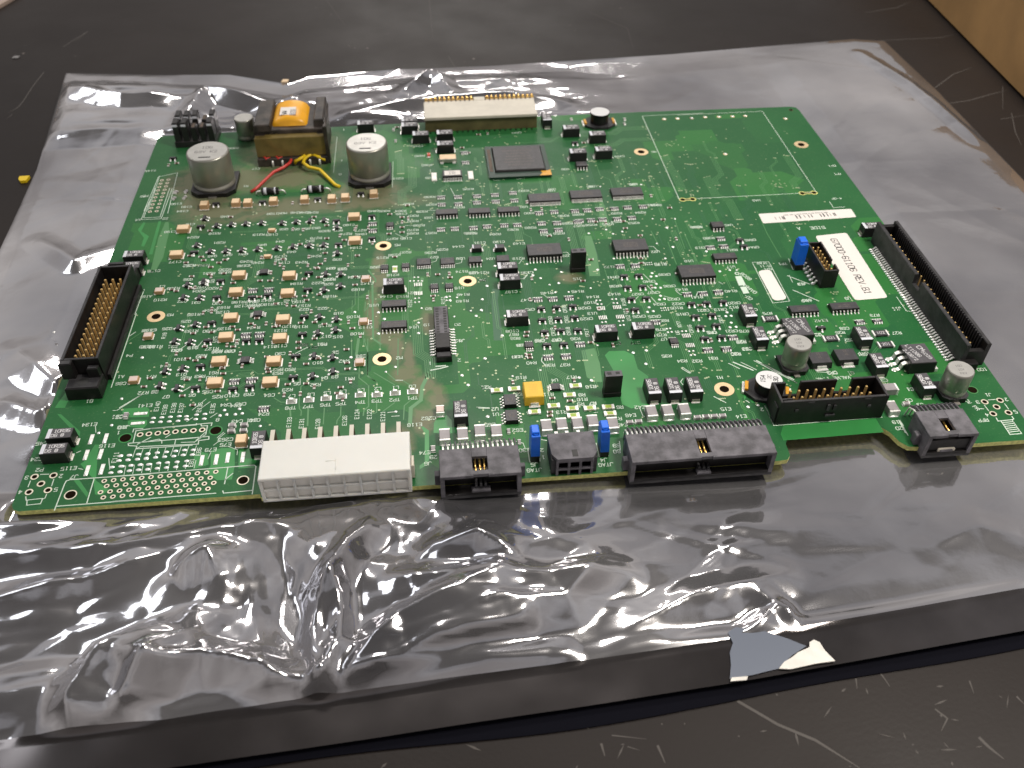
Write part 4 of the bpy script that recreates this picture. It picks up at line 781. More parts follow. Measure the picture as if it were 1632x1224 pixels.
line('l860,400 930,455', .2); line('l1295,380 1250,430', .01); line('m695,140 775,215', .25); line('m750,290 825,370', .25); line('m800,440 870,520', .25); line('m965,425 1060,450', .22); line('m590,470 630,430', .22); line('m1125,365 1180,405 1240,410', .22); line('m1380,430 1400,380 1500,375', .22); line('n210,240 260,270', .22); line('n380,585 390,620', .2); line('t850,240 840,290 890,345', .3); line('t470,470 480,490'[0:0]+'t580,0 630,0', .01)
line('r580,190 740,110', .25); line('i640,1050 560,1110', .25); line('i840,1010 770,1090', .25); line('q570,690 680,625', .25); line('r640,520 640,580', .2); line('w150,1040 860,1020'[0:0]+'x0,1060 90,1224', .3)
line('x480,690 560,770 655,810', .3); line('w590,100 590,100'[0:0]+'w20,430 170,440', .25); line('E1480,1050 1520,1110 1632,1100', .25); line('B595,480 560,830', .2); line('B1140,720 1135,970', .2)
line('C830,640 880,940 1410,900 1350,620', .22); line('C890,940 900,965 960,965', .2); line('C310,990 330,985', .2)
line('h1220,670 1215,690', .2); line('p1180,1060 900,1224', .3)
tx(1.25, 180, '''a580,568,C198 645,960,C177 880,640,R224 835,1005,R252 1010,1005,R251 1220,710,R281 1130,885,Q48 1330,870,Q47 1535,860,Q46 1160,590,R318 370,1080,C178 660,205,E190 790,245,C181 740,300,C164 225,108,P5 155,415,L1 520,395,Z2 1310,370,R346 845,470,C18
b500,330,MONITOR 750,318,R246 860,318,R244 965,318,R242 590,535,Q56 740,535,Q55 875,530,Q54 1010,520,Q53 1120,560,R309 1435,480,C180 1300,550,R50 265,605,R319 435,605,C193 1400,595,R274 540,695,Q44 930,690,Q42 1010,650,R278 1075,795,Q41 690,830,Q43 310,740,Q45 60,860,Q46 1525,775,C194 1285,930,Q39 1000,885,R240 550,890,C179 550,930,R246 590,970,C171 820,965,R243 100,955,R249 250,970,R245 1195,1045,Q34 1350,1050,Q33 1185,1190,R220 1500,1160,R184 60,1010,C176
c600,740,M5 700,835,R237 560,870,R238 405,905,R215 300,1030,U26 1075,900,U27 1420,915,U28 1180,800,R235 1030,840,R236 540,1130,R218 280,298,CR48 430,298,R305 640,298,R304 650,335,C186 800,360,R307 800,430,R302 880,485,R299 800,545,R270 800,590,R269 710,655,C185 530,660,R277 120,550,R277 125,598,CR45 920,305,R339 1005,385,U33 1035,585,R267 1020,115,R336 1040,215,R337 740,205,R397 1390,760,C144 1400,250,R334 1560,590,R268
d200,710,C131 450,700,C130 710,720,E143 705,915,R213 340,918,U24 820,1100,C136 240,1100,R214 120,1105,U29 1330,880,U23 235,1200,M4 70,585,R266 400,600,R264 630,540,R262 850,325,R300 1290,360,R290 1480,345,R289 860,515,R260 1340,460,R259 1490,490,R257 1055,605,R251 1230,590,R256 770,35,R332 1135,15,U37 770,245,U31
e200,60,U36 725,35,U35 985,300,R293 820,400,R294 510,410,R292 400,550,R255 180,560,R258 510,520,R254 735,535,R253 1015,910,U22 420,1105,R172 680,1140,R171 1080,1065,R170 1450,1030,U18 1555,590,R386
f860,160,UA3 500,480,U45 70,505,R386 240,650,R380 780,675,CRA5 820,770,CRA4 140,775,R313 540,805,R311 530,1030,U17
g320,1000,J13 60,740,TP1
i210,98,C178 665,30,R252 850,25,R251 920,130,R231 1130,80,R230 1130,115,R229 1380,30,C176 650,210,Q36 820,310,Q37 310,300,C1 460,325,R209 790,360,R204 960,325,R207 290,475,R210 120,430,A16 575,495,Q32 750,510,Q31 1030,520,Q30 420,670,M3 1300,505,R198 1480,500,CR43 1340,555,C128 1500,555,R181 1110,575,R163 945,610,R164 1100,635,C129 725,665,R166 625,755,Q25 380,850,Q26 155,870,C118 695,880,R133 930,880,R130 1120,850,R128 1500,835,R124 450,1080,Q21 510,1130,Q20 715,1100,Q19 960,1110,R127 130,1085,R139 1025,1150,R98 1200,1140,C88 830,1200,R99
j590,265,R194 870,255,R222 1010,270,Q28 1040,65,Q34 1190,75,Q33 1020,205,R220 1340,175,R184 1510,260,C142 1390,340,R183 1020,430,R189 510,480,C146 620,500,R190 690,550,R157 690,600,Q23 930,585,Q22 1140,650,Q18 1330,695,R109 1490,830,C113 960,810,R115 650,825,R118 490,820,R120 380,875,R121 980,950,Q17 1130,955,Q15 1380,915,R108 380,1075,C114 680,1060,R92 920,1050,R91 800,1095,Q11 220,480,CR42 210,535,R180 50,490,CR4 50,540,R181 380,525,C127 1100,1155,Q9 1430,1205,C63
k290,430,C144 500,430,R153 130,545,U15 650,830,U14 820,800,19 1220,795,20 840,590,50 1240,320,U19 1290,405,R148 1280,490,R149 1240,1010,J12 620,385,U21 1540,220,M4 1270,105,R174 1420,120,U25 230,45,U20 
l650,120,C136 445,370,C137 70,215,M4 650,475,R147 910,385,R146 1310,365,R145 1505,435,R144 1470,510,R107 690,600,CR3 1400,580,CR28 1425,720,CR29 1500,650,U13 460,880,C108 480,925,R67 500,975,R66 555,1065,U8 815,1010,CR8 1030,990,CR7 1280,980,R36 1310,200,J15 520,1215,R39
m260,45,R172 515,80,R171 920,15,R170 300,180,CR41 770,235,CR40 970,145,CR39 335,295,CR38 825,380,CR37 1035,295,CR36 620,400,CR27 315,400,R143 905,530,CR24 1090,465,CR23 1150,525,CR22 1125,580,R105 1190,340,R142 1390,440,R141 1205,660,CR15 1470,610,CR21 640,690,CR26 840,690,CR25 965,745,R80 920,860,R78 935,930,R79 960,985,U7 340,1040,C78 590,1030,C77 1590,900,CR5
n365,45,U17 365,360,R140 410,515,CR20 230,600,CR13 400,570,R12 1290,270,J13 1345,488,U10 1540,745,E142 670,600,C7 840,650,R75 535,880,R76 575,1115,C53 500,1025,R29 430,1180,R30 110,895,CR5 370,880,CR21 1500,930,Q2
o50,235,U10 580,210,U9 930,430,R73 1220,350,J11 230,500,E142 535,600,C68 480,655,R26 1215,660,R27 770,940,CR1 600,750,C52 195,680,Q2 380,1180,CR2 620,1180,Q1 
p510,1140,B1 1030,545,P4 920,820,A1 920,910,C66 1250,430,R139 1310,820,R71 1210,1030,R72 1360,1020,Q8 1280,220,C118 
q355,355,Q14 565,465,Q13 545,270,R101 820,235,R99 1035,160,R98 1190,165,C88 625,510,R66 805,490,R63 980,445,R61 955,505,R60 220,690,Q8 365,755,Q7 705,735,Q6 905,690,C65 1035,755,R25 1220,740,CR10 1445,725,CR9 90,870,E141 1140,860,CR4 1335,850,CR3 1035,1055,8 1480,1060,C41 1290,1075,C43 230,105,R139 450,105,Q21 500,150,Q20 710,115,Q19 
r250,105,C114 380,195,C90 680,80,R92 925,75,R91 800,115,Q11 870,315,Q10 1100,180,Q9 1210,290,R42 1280,520,R41 510,400,R50 955,510,Q4 1090,495,Q3 600,585,Q5 840,600,R22 475,665,R23 240,735,C64 165,980,R24 530,745,L7 780,725,L6 990,705,L5 1195,685,L4 1430,670,L3 515,900,TP8 745,880,TP7 970,860,TP6 1170,845,TP5 1420,825,TP4 50,1060,C40 1430,230,C83 350,400,R52 350,450,R53 
s460,250,M2 180,650,L2 410,635,L1 630,620,L0 170,810,TP3 400,795,TP2 630,770,TP1 1240,280,2 860,320,1 1590,635,R21 840,1035,C262 660,1120,E118 1250,25,J12
t570,85,U8 530,235,R39 710,315,R40 950,345,R38 1145,340,R37 120,630,R21 575,505,R19 540,725,R20 1010,540,U4 1230,500,R17 1480,625,R18 1365,730,R8 1370,790,R10 1350,850,R9 1500,845,R7 930,725,R11 1100,955,R13 235,915,U2 240,985,U1 170,1120,E65 530,1190,E62 820,20,CR8 1040,20,CR7 690,960,R4
u390,890,R6 370,1040,R1 650,890,E42 530,995,E46 420,1120,E49 340,60,C78 590,50,C77 1000,225,R35 1200,290,R34 1395,290,R32 40,620,R1 40,840,R7
v215,505,M1 770,920,2 500,35,R29 430,195,R30 130,255,R31 575,130,C53 300,915,E15 500,1010,E14 1185,235,1
w230,515,VALVE_1.4K 210,440,CR2 455,445,Q1 890,540,C3 1225,660,C1 1210,800,C6 1040,1085,19 1085,1165,20 1360,860,C5 620,190,CR1
x1085,400,100 1170,730,J1 1030,825,3 1400,790,2 1520,950,5 1150,990,4 1100,1060,RFP 150,655,C1 
F430,605,P2 290,690,3 660,672,2 605,820,5 220,845,4 745,590,E115 970,115,E134 1345,145,J10 805,680,J7 1160,345,E116 450,320,C45 395,490,C24 1270,35,C51 
G60,475,1 110,415,J10 1220,550,C263 1220,605,E75 1060,660,E79 1330,180,CR4 50,300,C51
I210,740,29 150,810,J6 115,690,E74 1195,665,E30
J325,725,2 340,810,1 235,895,J5 235,960,JTAG 1055,840,J4 1080,895,JTAG 1205,670,59 1210,740,60
D500,965,U36 915,940,U35 1115,625,M6 780,670,C228 250,795,U38 1135,1145,R293 620,570,C236
C270,940,U39 650,1050,R335 1160,945,U40 1455,1065,U37 160,630,C240 280,870,1 1120,500,CR47 
B660,410,1 640,710,1 625,845,0 1190,885,C219 1400,665,R330 1470,755,R360 
A120,810,C145 75,1055,P5 1050,960,R1 1150,790,C17 930,590,R306
E1505,700,GPI 1560,780,API 1550,1020,4-OF
N300,990,J11 ''')
tx(1.7, 180, 'g515,270,SIDE 270,280,A')
tx(1.2, 90, 'G480,190,E140 560,225,E139 655,205,E138 740,205,E137 940,200,E136 1080,210,E135 H355,135,E133 470,145,E131 620,150,E128 870,120,E126 985,60,E124 1100,60,E122 1225,80,E121 l1140,590,CR30 960,740,CR33 1165,725,CR31 990,890,CR19 1190,880,CR18 1430,900,CR17 i340,940,R18 1000,990,Q15 970,230,Q3 1290,1020,CR5 m440,500,R106 500,710,U12 460,620,U11 1160,790,R77 1140,900,U6 1310,850,CR16 n230,725,CR14 o590,1000,C52 F1250,470,E111 G930,680,E86 850,800,E81 k600,520,R152 1030,480,R151 w590,750,1')
tx(1.2, -70, 'x920,830,FLOW_PR')
for x_, y_, s_ in ((560, 170, '8098'), (610, 330, 'V94V0')): q = T('n', x_, y_); text(mb, s_, q[0], q[1], 1.4, -62)
for (ta, tb_) in (((430, 150), (540, 270)), ((500, 305), (590, 385))):
    q0 = T('n', *ta); q1 = T('n', *tb_)
for sp in ('n420,168 500,160 560,278 470,290', 'n485,305 560,300 605,385 530,395'): mb.poly(TL(sp)[::-1], .058, 'silk')
q = T('n', 445, 130); mb.ann(q[0], q[1], .06, .5, .9, 'silk', 14); q = T('n', 590, 440); text(mb, '-02', q[0], q[1], 1.3, -62)
q = T('n', 780, 30); [text(mb, 'TFA80-11021'[i*4:i*4+4] or 'N0', q[0]+.2+i*.5, q[1]+1.5-i*1.9, 1.1, 180) for i in range(3)]
bpart('silkscreen_print', mb)
# tiny chip parts next to the R and C designators
for q in TL('a1100,560 790,975 840,885 985,900 1020,945 1370,380 b1150,490 985,380 480,985 545,1005 300,910 1320,625 1150,660 1130,850 905,1010 1030,1050 860,1190 705,200 i690,330 935,150 1120,135 700,175 850,650 720,915 960,900 960,635 1230,830 445,345 500,365 1080,330 1240,260 1270,460 1300,870 1160,1070 1240,1090 j700,205 880,185 700,430 890,410 470,545 650,780 830,770 350,820 570,440 620,1030 830,985 850,60 1355,285 1320,850 1270,770 1360,180 325,530 560,560 120,230 250,230 110,440 i1480,590 1470,790 j80,720 200,790 q650,265 850,250 1100,390 1110,460 640,540 810,530 1040,690 750,290 160,520 80,630 r510,345 720,335 480,600 720,590 220,400 230,440 1250,320 1255,400 620,130 c500,345 490,600 565,900 660,385 660,450 660,515 660,580 740,400 730,230 220,520 k900,430 905,480 830,150 960,150 1110,140 1120,190 l650,900 640,950 640,1200 t470,575 680,215 690,255 1265,545 980,780 1210,815 950,960 950,1010 m1140,135 w1180,835 B1180,390 C590,650 650,700 750,520 840,510 D430,540 530,440 A300,760 380,740'):
    place('res603', *q, random.choice((0, 0, 0, 90)))
for _ in range(60): 
    x, y = random.uniform(30, 100), random.uniform(35, 135)
    place('res603', x, y, random.choice((0, 90)))
for _ in range(34): place('res603', random.uniform(150, 215), random.uniform(45, 150), random.choice((0, 90)))
# ------------------------------------------------------------------ blue jumpers: can be lifted off
def jumper(x, y, z0, h, wx, dy, lean, label):
    o = thing('jumper_block', label, 'jumper', (x, y, 0), 'blue jumper blocks plugged on the board')
    b = MB(); b.box(0, 0, z0, wx, dy, h-z0-.9, 'blue', .12, .05, tx=lean); b.box(lean, .2, h-.95, wx*.82, dy*.7, 1.0, 'blue', .2); b.box(lean+.05, -dy*.22, h-1.4, wx*.5, dy*.3, .8, 'blue', .1)
    part('sleeve', b.mesh('sleeve'), o)
    b = MB(); b.box(0, 0, .1, wx*.95, dy*1.05, z0-.15, 'black', .05); part('pin_base', b.mesh('pin_base'), o)
jumper(143.2, 7.0, 2.4, 11.2, 2.6, 4.6, 0, 'blue jumper block between the two left grey-black front connectors')
jumper(163.2, 7.2, 2.0, 11.0, 2.6, 4.6, -.3, 'blue jumper block beside the left end of the widest front connector')
jumper(249.4, 91.4, 2.4, 11.8, 3.2, 4.8, .0, 'blue jumper block next to the white G7000 sticker and small pin header')
# ------------------------------------------------------------------ bag
ZB = -4.6
def seg_dist(X, Y, pts):
    D = np.full(X.shape, 1e9); TT = np.zeros(X.shape); L = 0; tot = sum(np.hypot(pts[i+1][0]-pts[i][0], pts[i+1][1]-pts[i][1]) for i in range(len(pts)-1))
    for i in range(len(pts)-1):
        a, b_ = np.array(pts[i]), np.array(pts[i+1]); d = b_-a; l = np.hypot(*d); t = np.clip(((X-a[0])*d[0]+(Y-a[1])*d[1])/(l*l), 0, 1)
        dd = np.hypot(X-a[0]-t*d[0], Y-a[1]-t*d[1]); k = dd < D; D = np.where(k, dd, D); TT = np.where(k, (L+t*l)/tot, TT); L += l
    return D, TT
def vnoise(X, Y, sc, seed):
    r = np.random.RandomState(seed); g = r.rand(80, 80); x = X/sc+500; y = Y/sc+500; xi = np.floor(x).astype(int); yi = np.floor(y).astype(int); fx = x-xi; fy = y-yi
    fx = fx*fx*(3-2*fx); fy = fy*fy*(3-2*fy); h = lambda a, b: g[a % 80, b % 80]
    return (h(xi, yi)*(1-fx)+h(xi+1, yi)*fx)*(1-fy)+(h(xi, yi+1)*(1-fx)+h(xi+1, yi+1)*fx)*fy-.5
def facets(X, Y, n, amp, seed, box):                    # crumpled film: difference of nearest-crease distances
    r = np.random.RandomState(seed); H = np.zeros(X.shape)
    for _ in range(n):
        cx, cy = r.uniform(box[0], box[1]), r.uniform(box[2], box[3]); a = r.uniform(0, math.pi); L = r.uniform(15, 70); w = r.uniform(1.5, 7)
        u = (X-cx)*math.cos(a)+(Y-cy)*math.sin(a); v = -(X-cx)*math.sin(a)+(Y-cy)*math.cos(a)
        H += amp*r.uniform(-1, 1)*np.exp(-(u/L)**2)*np.maximum(0, 1-np.abs(v)/w/1.5)**1.3*w*.12
    return H
nx, ny = 470, 440
sx_ = np.linspace(0, 1, nx); sy_ = np.linspace(0, 1, ny); UU, VV = np.meshgrid(sx_, sy_)
# outline of the bag on the table (surveyed): left, right, near, far edges
left_e = np.array([(-33, -79), (-38, 60), (-45.7, 135.5), (-49.2, 197.7), (-62.6, 296)]); right_e = np.array([(371, -49), (371, 60), (371, 152), (373, 235), (372, 300)])
lx = np.interp(VV, np.linspace(0, 1, 200), np.interp(np.linspace(-79, 296, 200), left_e[:, 1], left_e[:, 0])); rx = np.interp(VV, np.linspace(0, 1, 200), np.interp(np.linspace(-49, 300, 200), right_e[:, 1], right_e[:, 0]))
XX = lx+(rx-lx)*UU
near = np.interp(XX, [-40, 57.8, 141.6, 181, 258, 372], [-77, -73, -68, -65.4, -58.5, -49]); far = np.interp(XX, [-63, -20, 20, 51, 60, 100, 160, 250, 355, 374], [296, 290, 287, 273.5, 281, 286, 287, 293, 305, 300])
YY = near+(far-near)*VV
H = np.zeros(XX.shape)
H += 2.2*vnoise(XX, YY*1.0, 70, 1)+.7*vnoise(XX, YY, 30, 2)
front = np.clip((np.interp(XX, [108, 140], [10, -7])-YY)/16, 0, 1)*np.clip((YY-near-11)/10, 0, 1)     # puffed area in front of the board
frontL = front*np.clip((190-XX)/60, 0.18, 1)
H += frontL*(4+5*vnoise(XX*.6+YY*.3, YY, 20, 4)+1.2*vnoise(XX, YY*1.4, 9, 5)+facets(XX, YY, 60, 1.5, 5, (-40, 200, -66, 12)))
H += front*(1.4*vnoise(XX*.3, YY*1.1, 12, 14))
H += facets(XX, YY, 60, .35, 8, (-60, 370, -50, 290))
back = np.clip((YY-(BD-6))/12, 0, 1)*np.clip((far-YY-12)/12, 0, 1)
H += back*(3+2.4*vnoise(XX*.5, YY, 16, 6)+.8*vnoise(XX, YY*1.5, 9, 7))*np.clip((230-XX)/80, .15, 1)
H += back*facets(XX, YY, 26, 1.0, 15, (-50, 200, 215, 285))
leftz = np.clip((0-XX)/10, 0, 1); H += leftz*(1.6+1.6*vnoise(XX, YY, 26, 9)+.35*vnoise(XX*1.5, YY, 12, 10)); H += leftz*facets(XX, YY, 26, .6, 16, (-60, 5, -20, 280))
rightz = np.clip((XX-292)/14, 0, 1); H += rightz*(1.0+1.6*vnoise(XX, YY, 34, 19)); H += rightz*facets(XX, YY, 20, .4, 26, (290, 372, -40, 290))
def crease(spec, amp, w, peak=.5, sharp=1.2):
    global H
    D, t = seg_dist(XX, YY, [P(float(a.split(',')[0]), float(a.split(',')[1]), ZB+3) for a in spec.split()])
    H = H + amp*np.maximum(0, 1-D/w)**sharp*(np.sin(np.pi*np.clip(t*.9+.05, 0, 1))**peak)
r9 = np.random.RandomState(77)
def shards(n, box, amp, wlo, whi, llo, lhi, ang0, spread, seed, mask):
    global H
    r = np.random.RandomState(seed); A = np.zeros(XX.shape)
    for _ in range(n):
        cx, cy = r.uniform(box[0], box[1]), r.uniform(box[2], box[3]); a = ang0+r.normal(0, spread); L = r.uniform(llo, lhi); w = r.uniform(wlo, whi)
        u = (XX-cx)*math.cos(a)+(YY-cy)*math.sin(a); v = -(XX-cx)*math.sin(a)+(YY-cy)*math.cos(a)
        asym = np.where(v > 0, v/w, -v/(w*r.uniform(.3, .7)))
        A += amp*r.uniform(-1, 1)*w*np.maximum(0, 1-asym)*np.maximum(0, 1-np.abs(u)/L)
    H = H+A*mask
shards(70, (-30, 70, -62, 2), .16, 1.5, 6, 12, 40, .25, .3, 41, frontL)
shards(60, (60, 120, -62, -2), .22, 1.2, 4.5, 6, 22, 1.4, .5, 42, frontL)
shards(45, (110, 200, -58, -10), .15, 1.5, 6, 12, 36, .1, .35, 43, front)
shards(26, (200, 370, -45, 5), .07, 2, 7, 12, 30, .3, .5, 44, np.clip((4-YY)/10, 0, 1))
shards(40, (-60, 0, 0, 280), .09, 2, 7, 8, 26, .6, .8, 45, leftz)
shards(40, (-50, 230, 222, 284), .12, 1.2, 5, 8, 26, .05, .4, 46, back)
crease('505,1105 500,1010 520,950 560,880 590,850', 7, 6, .4); crease('505,1105 545,1030 545,960 530,930', 5, 4, .4); crease('505,1105 420,1075 330,1060 270,1075 180,1060', 6, 7, .4); crease('330,1010 260,1060 200,1130 120,1160', 7, 9, .5)
crease('290,1010 180,1050 120,1120 110,1165', 7, 8, .5); crease('505,1105 470,1000 450,900 445,850', -6, 9, .5); crease('640,930 760,925 860,930 1000,915', 4.5, 6, .5); crease('620,1030 720,1000 800,970 900,960 960,900', 5, 8, .5)
crease('520,1110 640,1085 780,1055 900,1040', 5, 5, .4, .9); crease('505,1105 380,1130 200,1165 40,1175', 4, 5, .4, .9); crease('670,880 760,870 830,900', 7, 9, .6, 1.6); crease('280,930 340,900 350,930', 7, 9, .6, 1.6); crease('505,1105 700,1030 830,1000', 4, 5, .4)
crease('560,1070 640,1000 800,930', 5, 6, .5); crease('0,900 200,880 350,850 440,830', 3, 6, .5); crease('0,960 150,930 300,880', 3, 5, .5); crease('1000,1000 1100,950 1250,910', 3, 7, .5); crease('1210,940 1240,960 1200,1000', 3, 5, .5); crease('1250,960 1275,985', 2.5, 4, .5)
crease('900,1050 1040,1020 1200,1000 1400,975 1632,935', 2.2, 4, .2); crease('1500,860 1560,830 1632,850', 1.0, 8, .5); crease('110,150 200,165 300,160', 5, 8, .5); crease('290,200 330,150 440,170', 5, 8, .5); crease('560,190 700,165 820,160 900,165', 5, 9, .5); crease('640,150 690,120 720,150', 5, 8, .5)
crease('1370,80 1450,130 1560,220', 2, 6, .4); crease('60,380 120,420 200,380', 2.5, 7, .5); crease('30,560 120,640 60,700', 3, 9, .5); crease('0,640 60,660 120,640', 3, 7, .5)
inside = np.clip(np.minimum.reduce([XX-4, BW-4-XX, YY-6, BD-4-YY])/10, 0, 1)
H = H*(1-inside)
lipz = np.clip((YY-near-10)/5, 0, 1); H = H*lipz+(1-lipz)*(.6+.55*vnoise(XX, YY, 30, 33)+.16*vnoise(XX, YY, 9, 34))
edge_ = np.clip(np.minimum.reduce([XX-lx, rx-XX, far-YY])/7, 0, 1); H *= edge_**.6
under = np.clip(np.minimum.reduce([XX+1, BW+6-XX, YY+3, BD+3-YY])/4+1, 0, 1)
ZZ = ZB+np.maximum(H, -.6-0*H); ZZ = np.where(under > 0, np.minimum(ZZ, -2.6+ (1-under)*14), ZZ)
ZZ = np.maximum(ZZ, ZB-.7)
def bag_material():
    m = bpy.data.materials.new('metallised_film'); m.use_nodes = True; nt = m.node_tree; L = nt.links; b = nt.nodes['Principled BSDF']
    t = nt.nodes.new('ShaderNodeTexCoord'); N = nt.nodes.new
    b.inputs['Metallic'].default_value = .85
    def noise(sc, det=4): n = N('ShaderNodeTexNoise'); n.inputs['Scale'].default_value = sc; n.inputs['Detail'].default_value = det; L.new(t.outputs['Object'], n.inputs['Vector']); return n
    r = N('ShaderNodeValToRGB'); r.color_ramp.elements[0].position = .3; r.color_ramp.elements[1].position = .7; r.color_ramp.elements[0].color = (.31, .305, .325, 1); r.color_ramp.elements[1].color = (.66, .645, .655, 1)
    L.new(noise(12).outputs['Fac'], r.inputs[0]); L.new(r.outputs[0], b.inputs['Base Color'])
    r2_ = N('ShaderNodeValToRGB'); r2_.color_ramp.elements[0].position = .35; r2_.color_ramp.elements[1].position = .8; r2_.color_ramp.elements[0].color = (.045, .045, .045, 1); r2_.color_ramp.elements[1].color = (.13, .13, .13, 1)
    L.new(noise(35, 6).outputs['Fac'], r2_.inputs[0]); L.new(r2_.outputs[0], b.inputs['Roughness'])
    v = N('ShaderNodeTexVoronoi'); v.feature = 'DISTANCE_TO_EDGE'; v.inputs['Scale'].default_value = 55; n2 = noise(40, 3)
    mx_ = N('ShaderNodeMixRGB'); mx_.inputs[0].default_value = .06; L.new(t.outputs['Object'], mx_.inputs[1]); L.new(n2.outputs['Color'], mx_.inputs[2]); L.new(mx_.outputs[0], v.inputs['Vector'])
    g2 = N('ShaderNodeBsdfGlossy'); g2.inputs['Roughness'].default_value = .22; L.new(r.outputs[0], g2.inputs['Color']); ms = N('ShaderNodeMixShader'); ms.inputs[0].default_value = .13
    out = [x for x in nt.nodes if x.type == 'OUTPUT_MATERIAL'][0]; L.new(b.outputs[0], ms.inputs[1]); L.new(g2.outputs[0], ms.inputs[2]); L.new(ms.outputs[0], out.inputs['Surface'])
    bp = N('ShaderNodeBump'); bp.inputs['Strength'].default_value = .10; bp.inputs['Distance'].default_value = .0004; L.new(v.outputs['Distance'], bp.inputs['Height'])
    bp2 = N('ShaderNodeBump'); bp2.inputs['Strength'].default_value = .16; bp2.inputs['Distance'].default_value = .001; L.new(noise(70, 5).outputs['Fac'], bp2.inputs['Height']); L.new(bp.outputs[0], bp2.inputs['Normal']); L.new(bp2.outputs[0], b.inputs['Normal'])
    return m
M['film'] = bag_material()
bag = thing('antistatic_bag', 'crumpled silvery grey antistatic bag spread flat under the circuit board', 'bag', (150, 110, -6))
def grid_mesh(name, X, Y, Z, mats, off=(0, 0, 0), thick=None):
    ny_, nx_ = X.shape; v = np.stack([X-off[0], Y-off[1], Z-off[2]], -1).reshape(-1, 3)*S
    i = np.arange((ny_-1)*(nx_-1)); rr, cc = i//(nx_-1), i % (nx_-1); a = rr*nx_+cc; f = np.stack([a, a+1, a+nx_+1, a+nx_], -1)
    me = bpy.data.meshes.new(name); me.vertices.add(len(v)); me.vertices.foreach_set('co', v.ravel()); me.loops.add(f.size); me.loops.foreach_set('vertex_index', f.ravel().astype(np.int32))
    me.polygons.add(len(f)); me.polygons.foreach_set('loop_start', (np.arange(len(f))*4).astype(np.int32)); me.polygons.foreach_set('loop_total', np.full(len(f), 4, np.int32)); me.polygons.foreach_set('use_smooth', np.ones(len(f), bool))
    me.update(); me.validate()
    for m_ in mats: me.materials.append(M[m_])
    return me
part('upper_film', grid_mesh('upper_film', XX[14:], YY[14:], ZZ[14:], ['film'], (150, 110, -6)), bag)
M['seal'] = mat('sealed_film_edge', (.11, .10, .10), .12, .85, noise=.25, nscale=60)
part('sealed_edge', grid_mesh('sealed_edge', XX[:15], YY[:15], ZZ[:15], ['seal'], (150, 110, -6)), bag)
# lower ply, coloured near-black to paint the shadow strip along the near edge
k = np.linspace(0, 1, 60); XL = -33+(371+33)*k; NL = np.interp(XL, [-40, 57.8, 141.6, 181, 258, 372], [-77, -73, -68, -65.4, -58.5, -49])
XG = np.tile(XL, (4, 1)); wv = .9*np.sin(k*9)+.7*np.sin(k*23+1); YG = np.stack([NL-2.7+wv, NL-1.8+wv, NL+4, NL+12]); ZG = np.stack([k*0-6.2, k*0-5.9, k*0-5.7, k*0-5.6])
M['film_shadow'] = mat('painted_ply_shadow', (.004, .004, .007), .8, 0, .05)
part('lower_film_shadow', grid_mesh('lower_film_shadow', XG, YG, ZG, ['film_shadow'], (150, 110, -6)), bag)
# clear tape stub with a torn white label
ztape = ZB+1.0
b = MB(); pts = [P(*q, ztape) for q in ((1163, 1082), (1165, 1060), (1163, 1040), (1168, 1025), (1160, 1008), (1172, 1000), (1215, 1005), (1255, 1018), (1285, 1030), (1262, 1045), (1240, 1066), (1200, 1076))]
M['tape'] = mat('clear_tape', (.11, .125, .16), .35, .35); b.prism([(p[0]-150, p[1]-110) for p in pts], ztape+6, ztape+6.12, 'tape'); part('clear_tape', b.mesh('clear_tape'), bag)
b = MB(); pts = [P(*q, ztape+.3) for q in ((1241, 1066), (1250, 1055), (1262, 1048), (1272, 1040), (1290, 1032), (1290, 1024), (1297, 1020), (1306, 1024), (1315, 1038), (1331, 1054), (1300, 1058), (1260, 1067))]
M['paper'] = mat('torn_paper', (.66, .63, .58), .8, bump=.5, bscale=900, noise=.1); b.prism([(p[0]-150, p[1]-110) for p in pts], ztape+6.15, ztape+6.5, 'paper')
pts = [P(*q, ztape+.3) for q in ((1164, 1086), (1166, 1080), (1192, 1078), (1190, 1084))]; b.prism([(p[0]-150, p[1]-110) for p in pts], ztape+6.15, ztape+6.4, 'paper')
part('torn_label', b.mesh('torn_label'), bag)
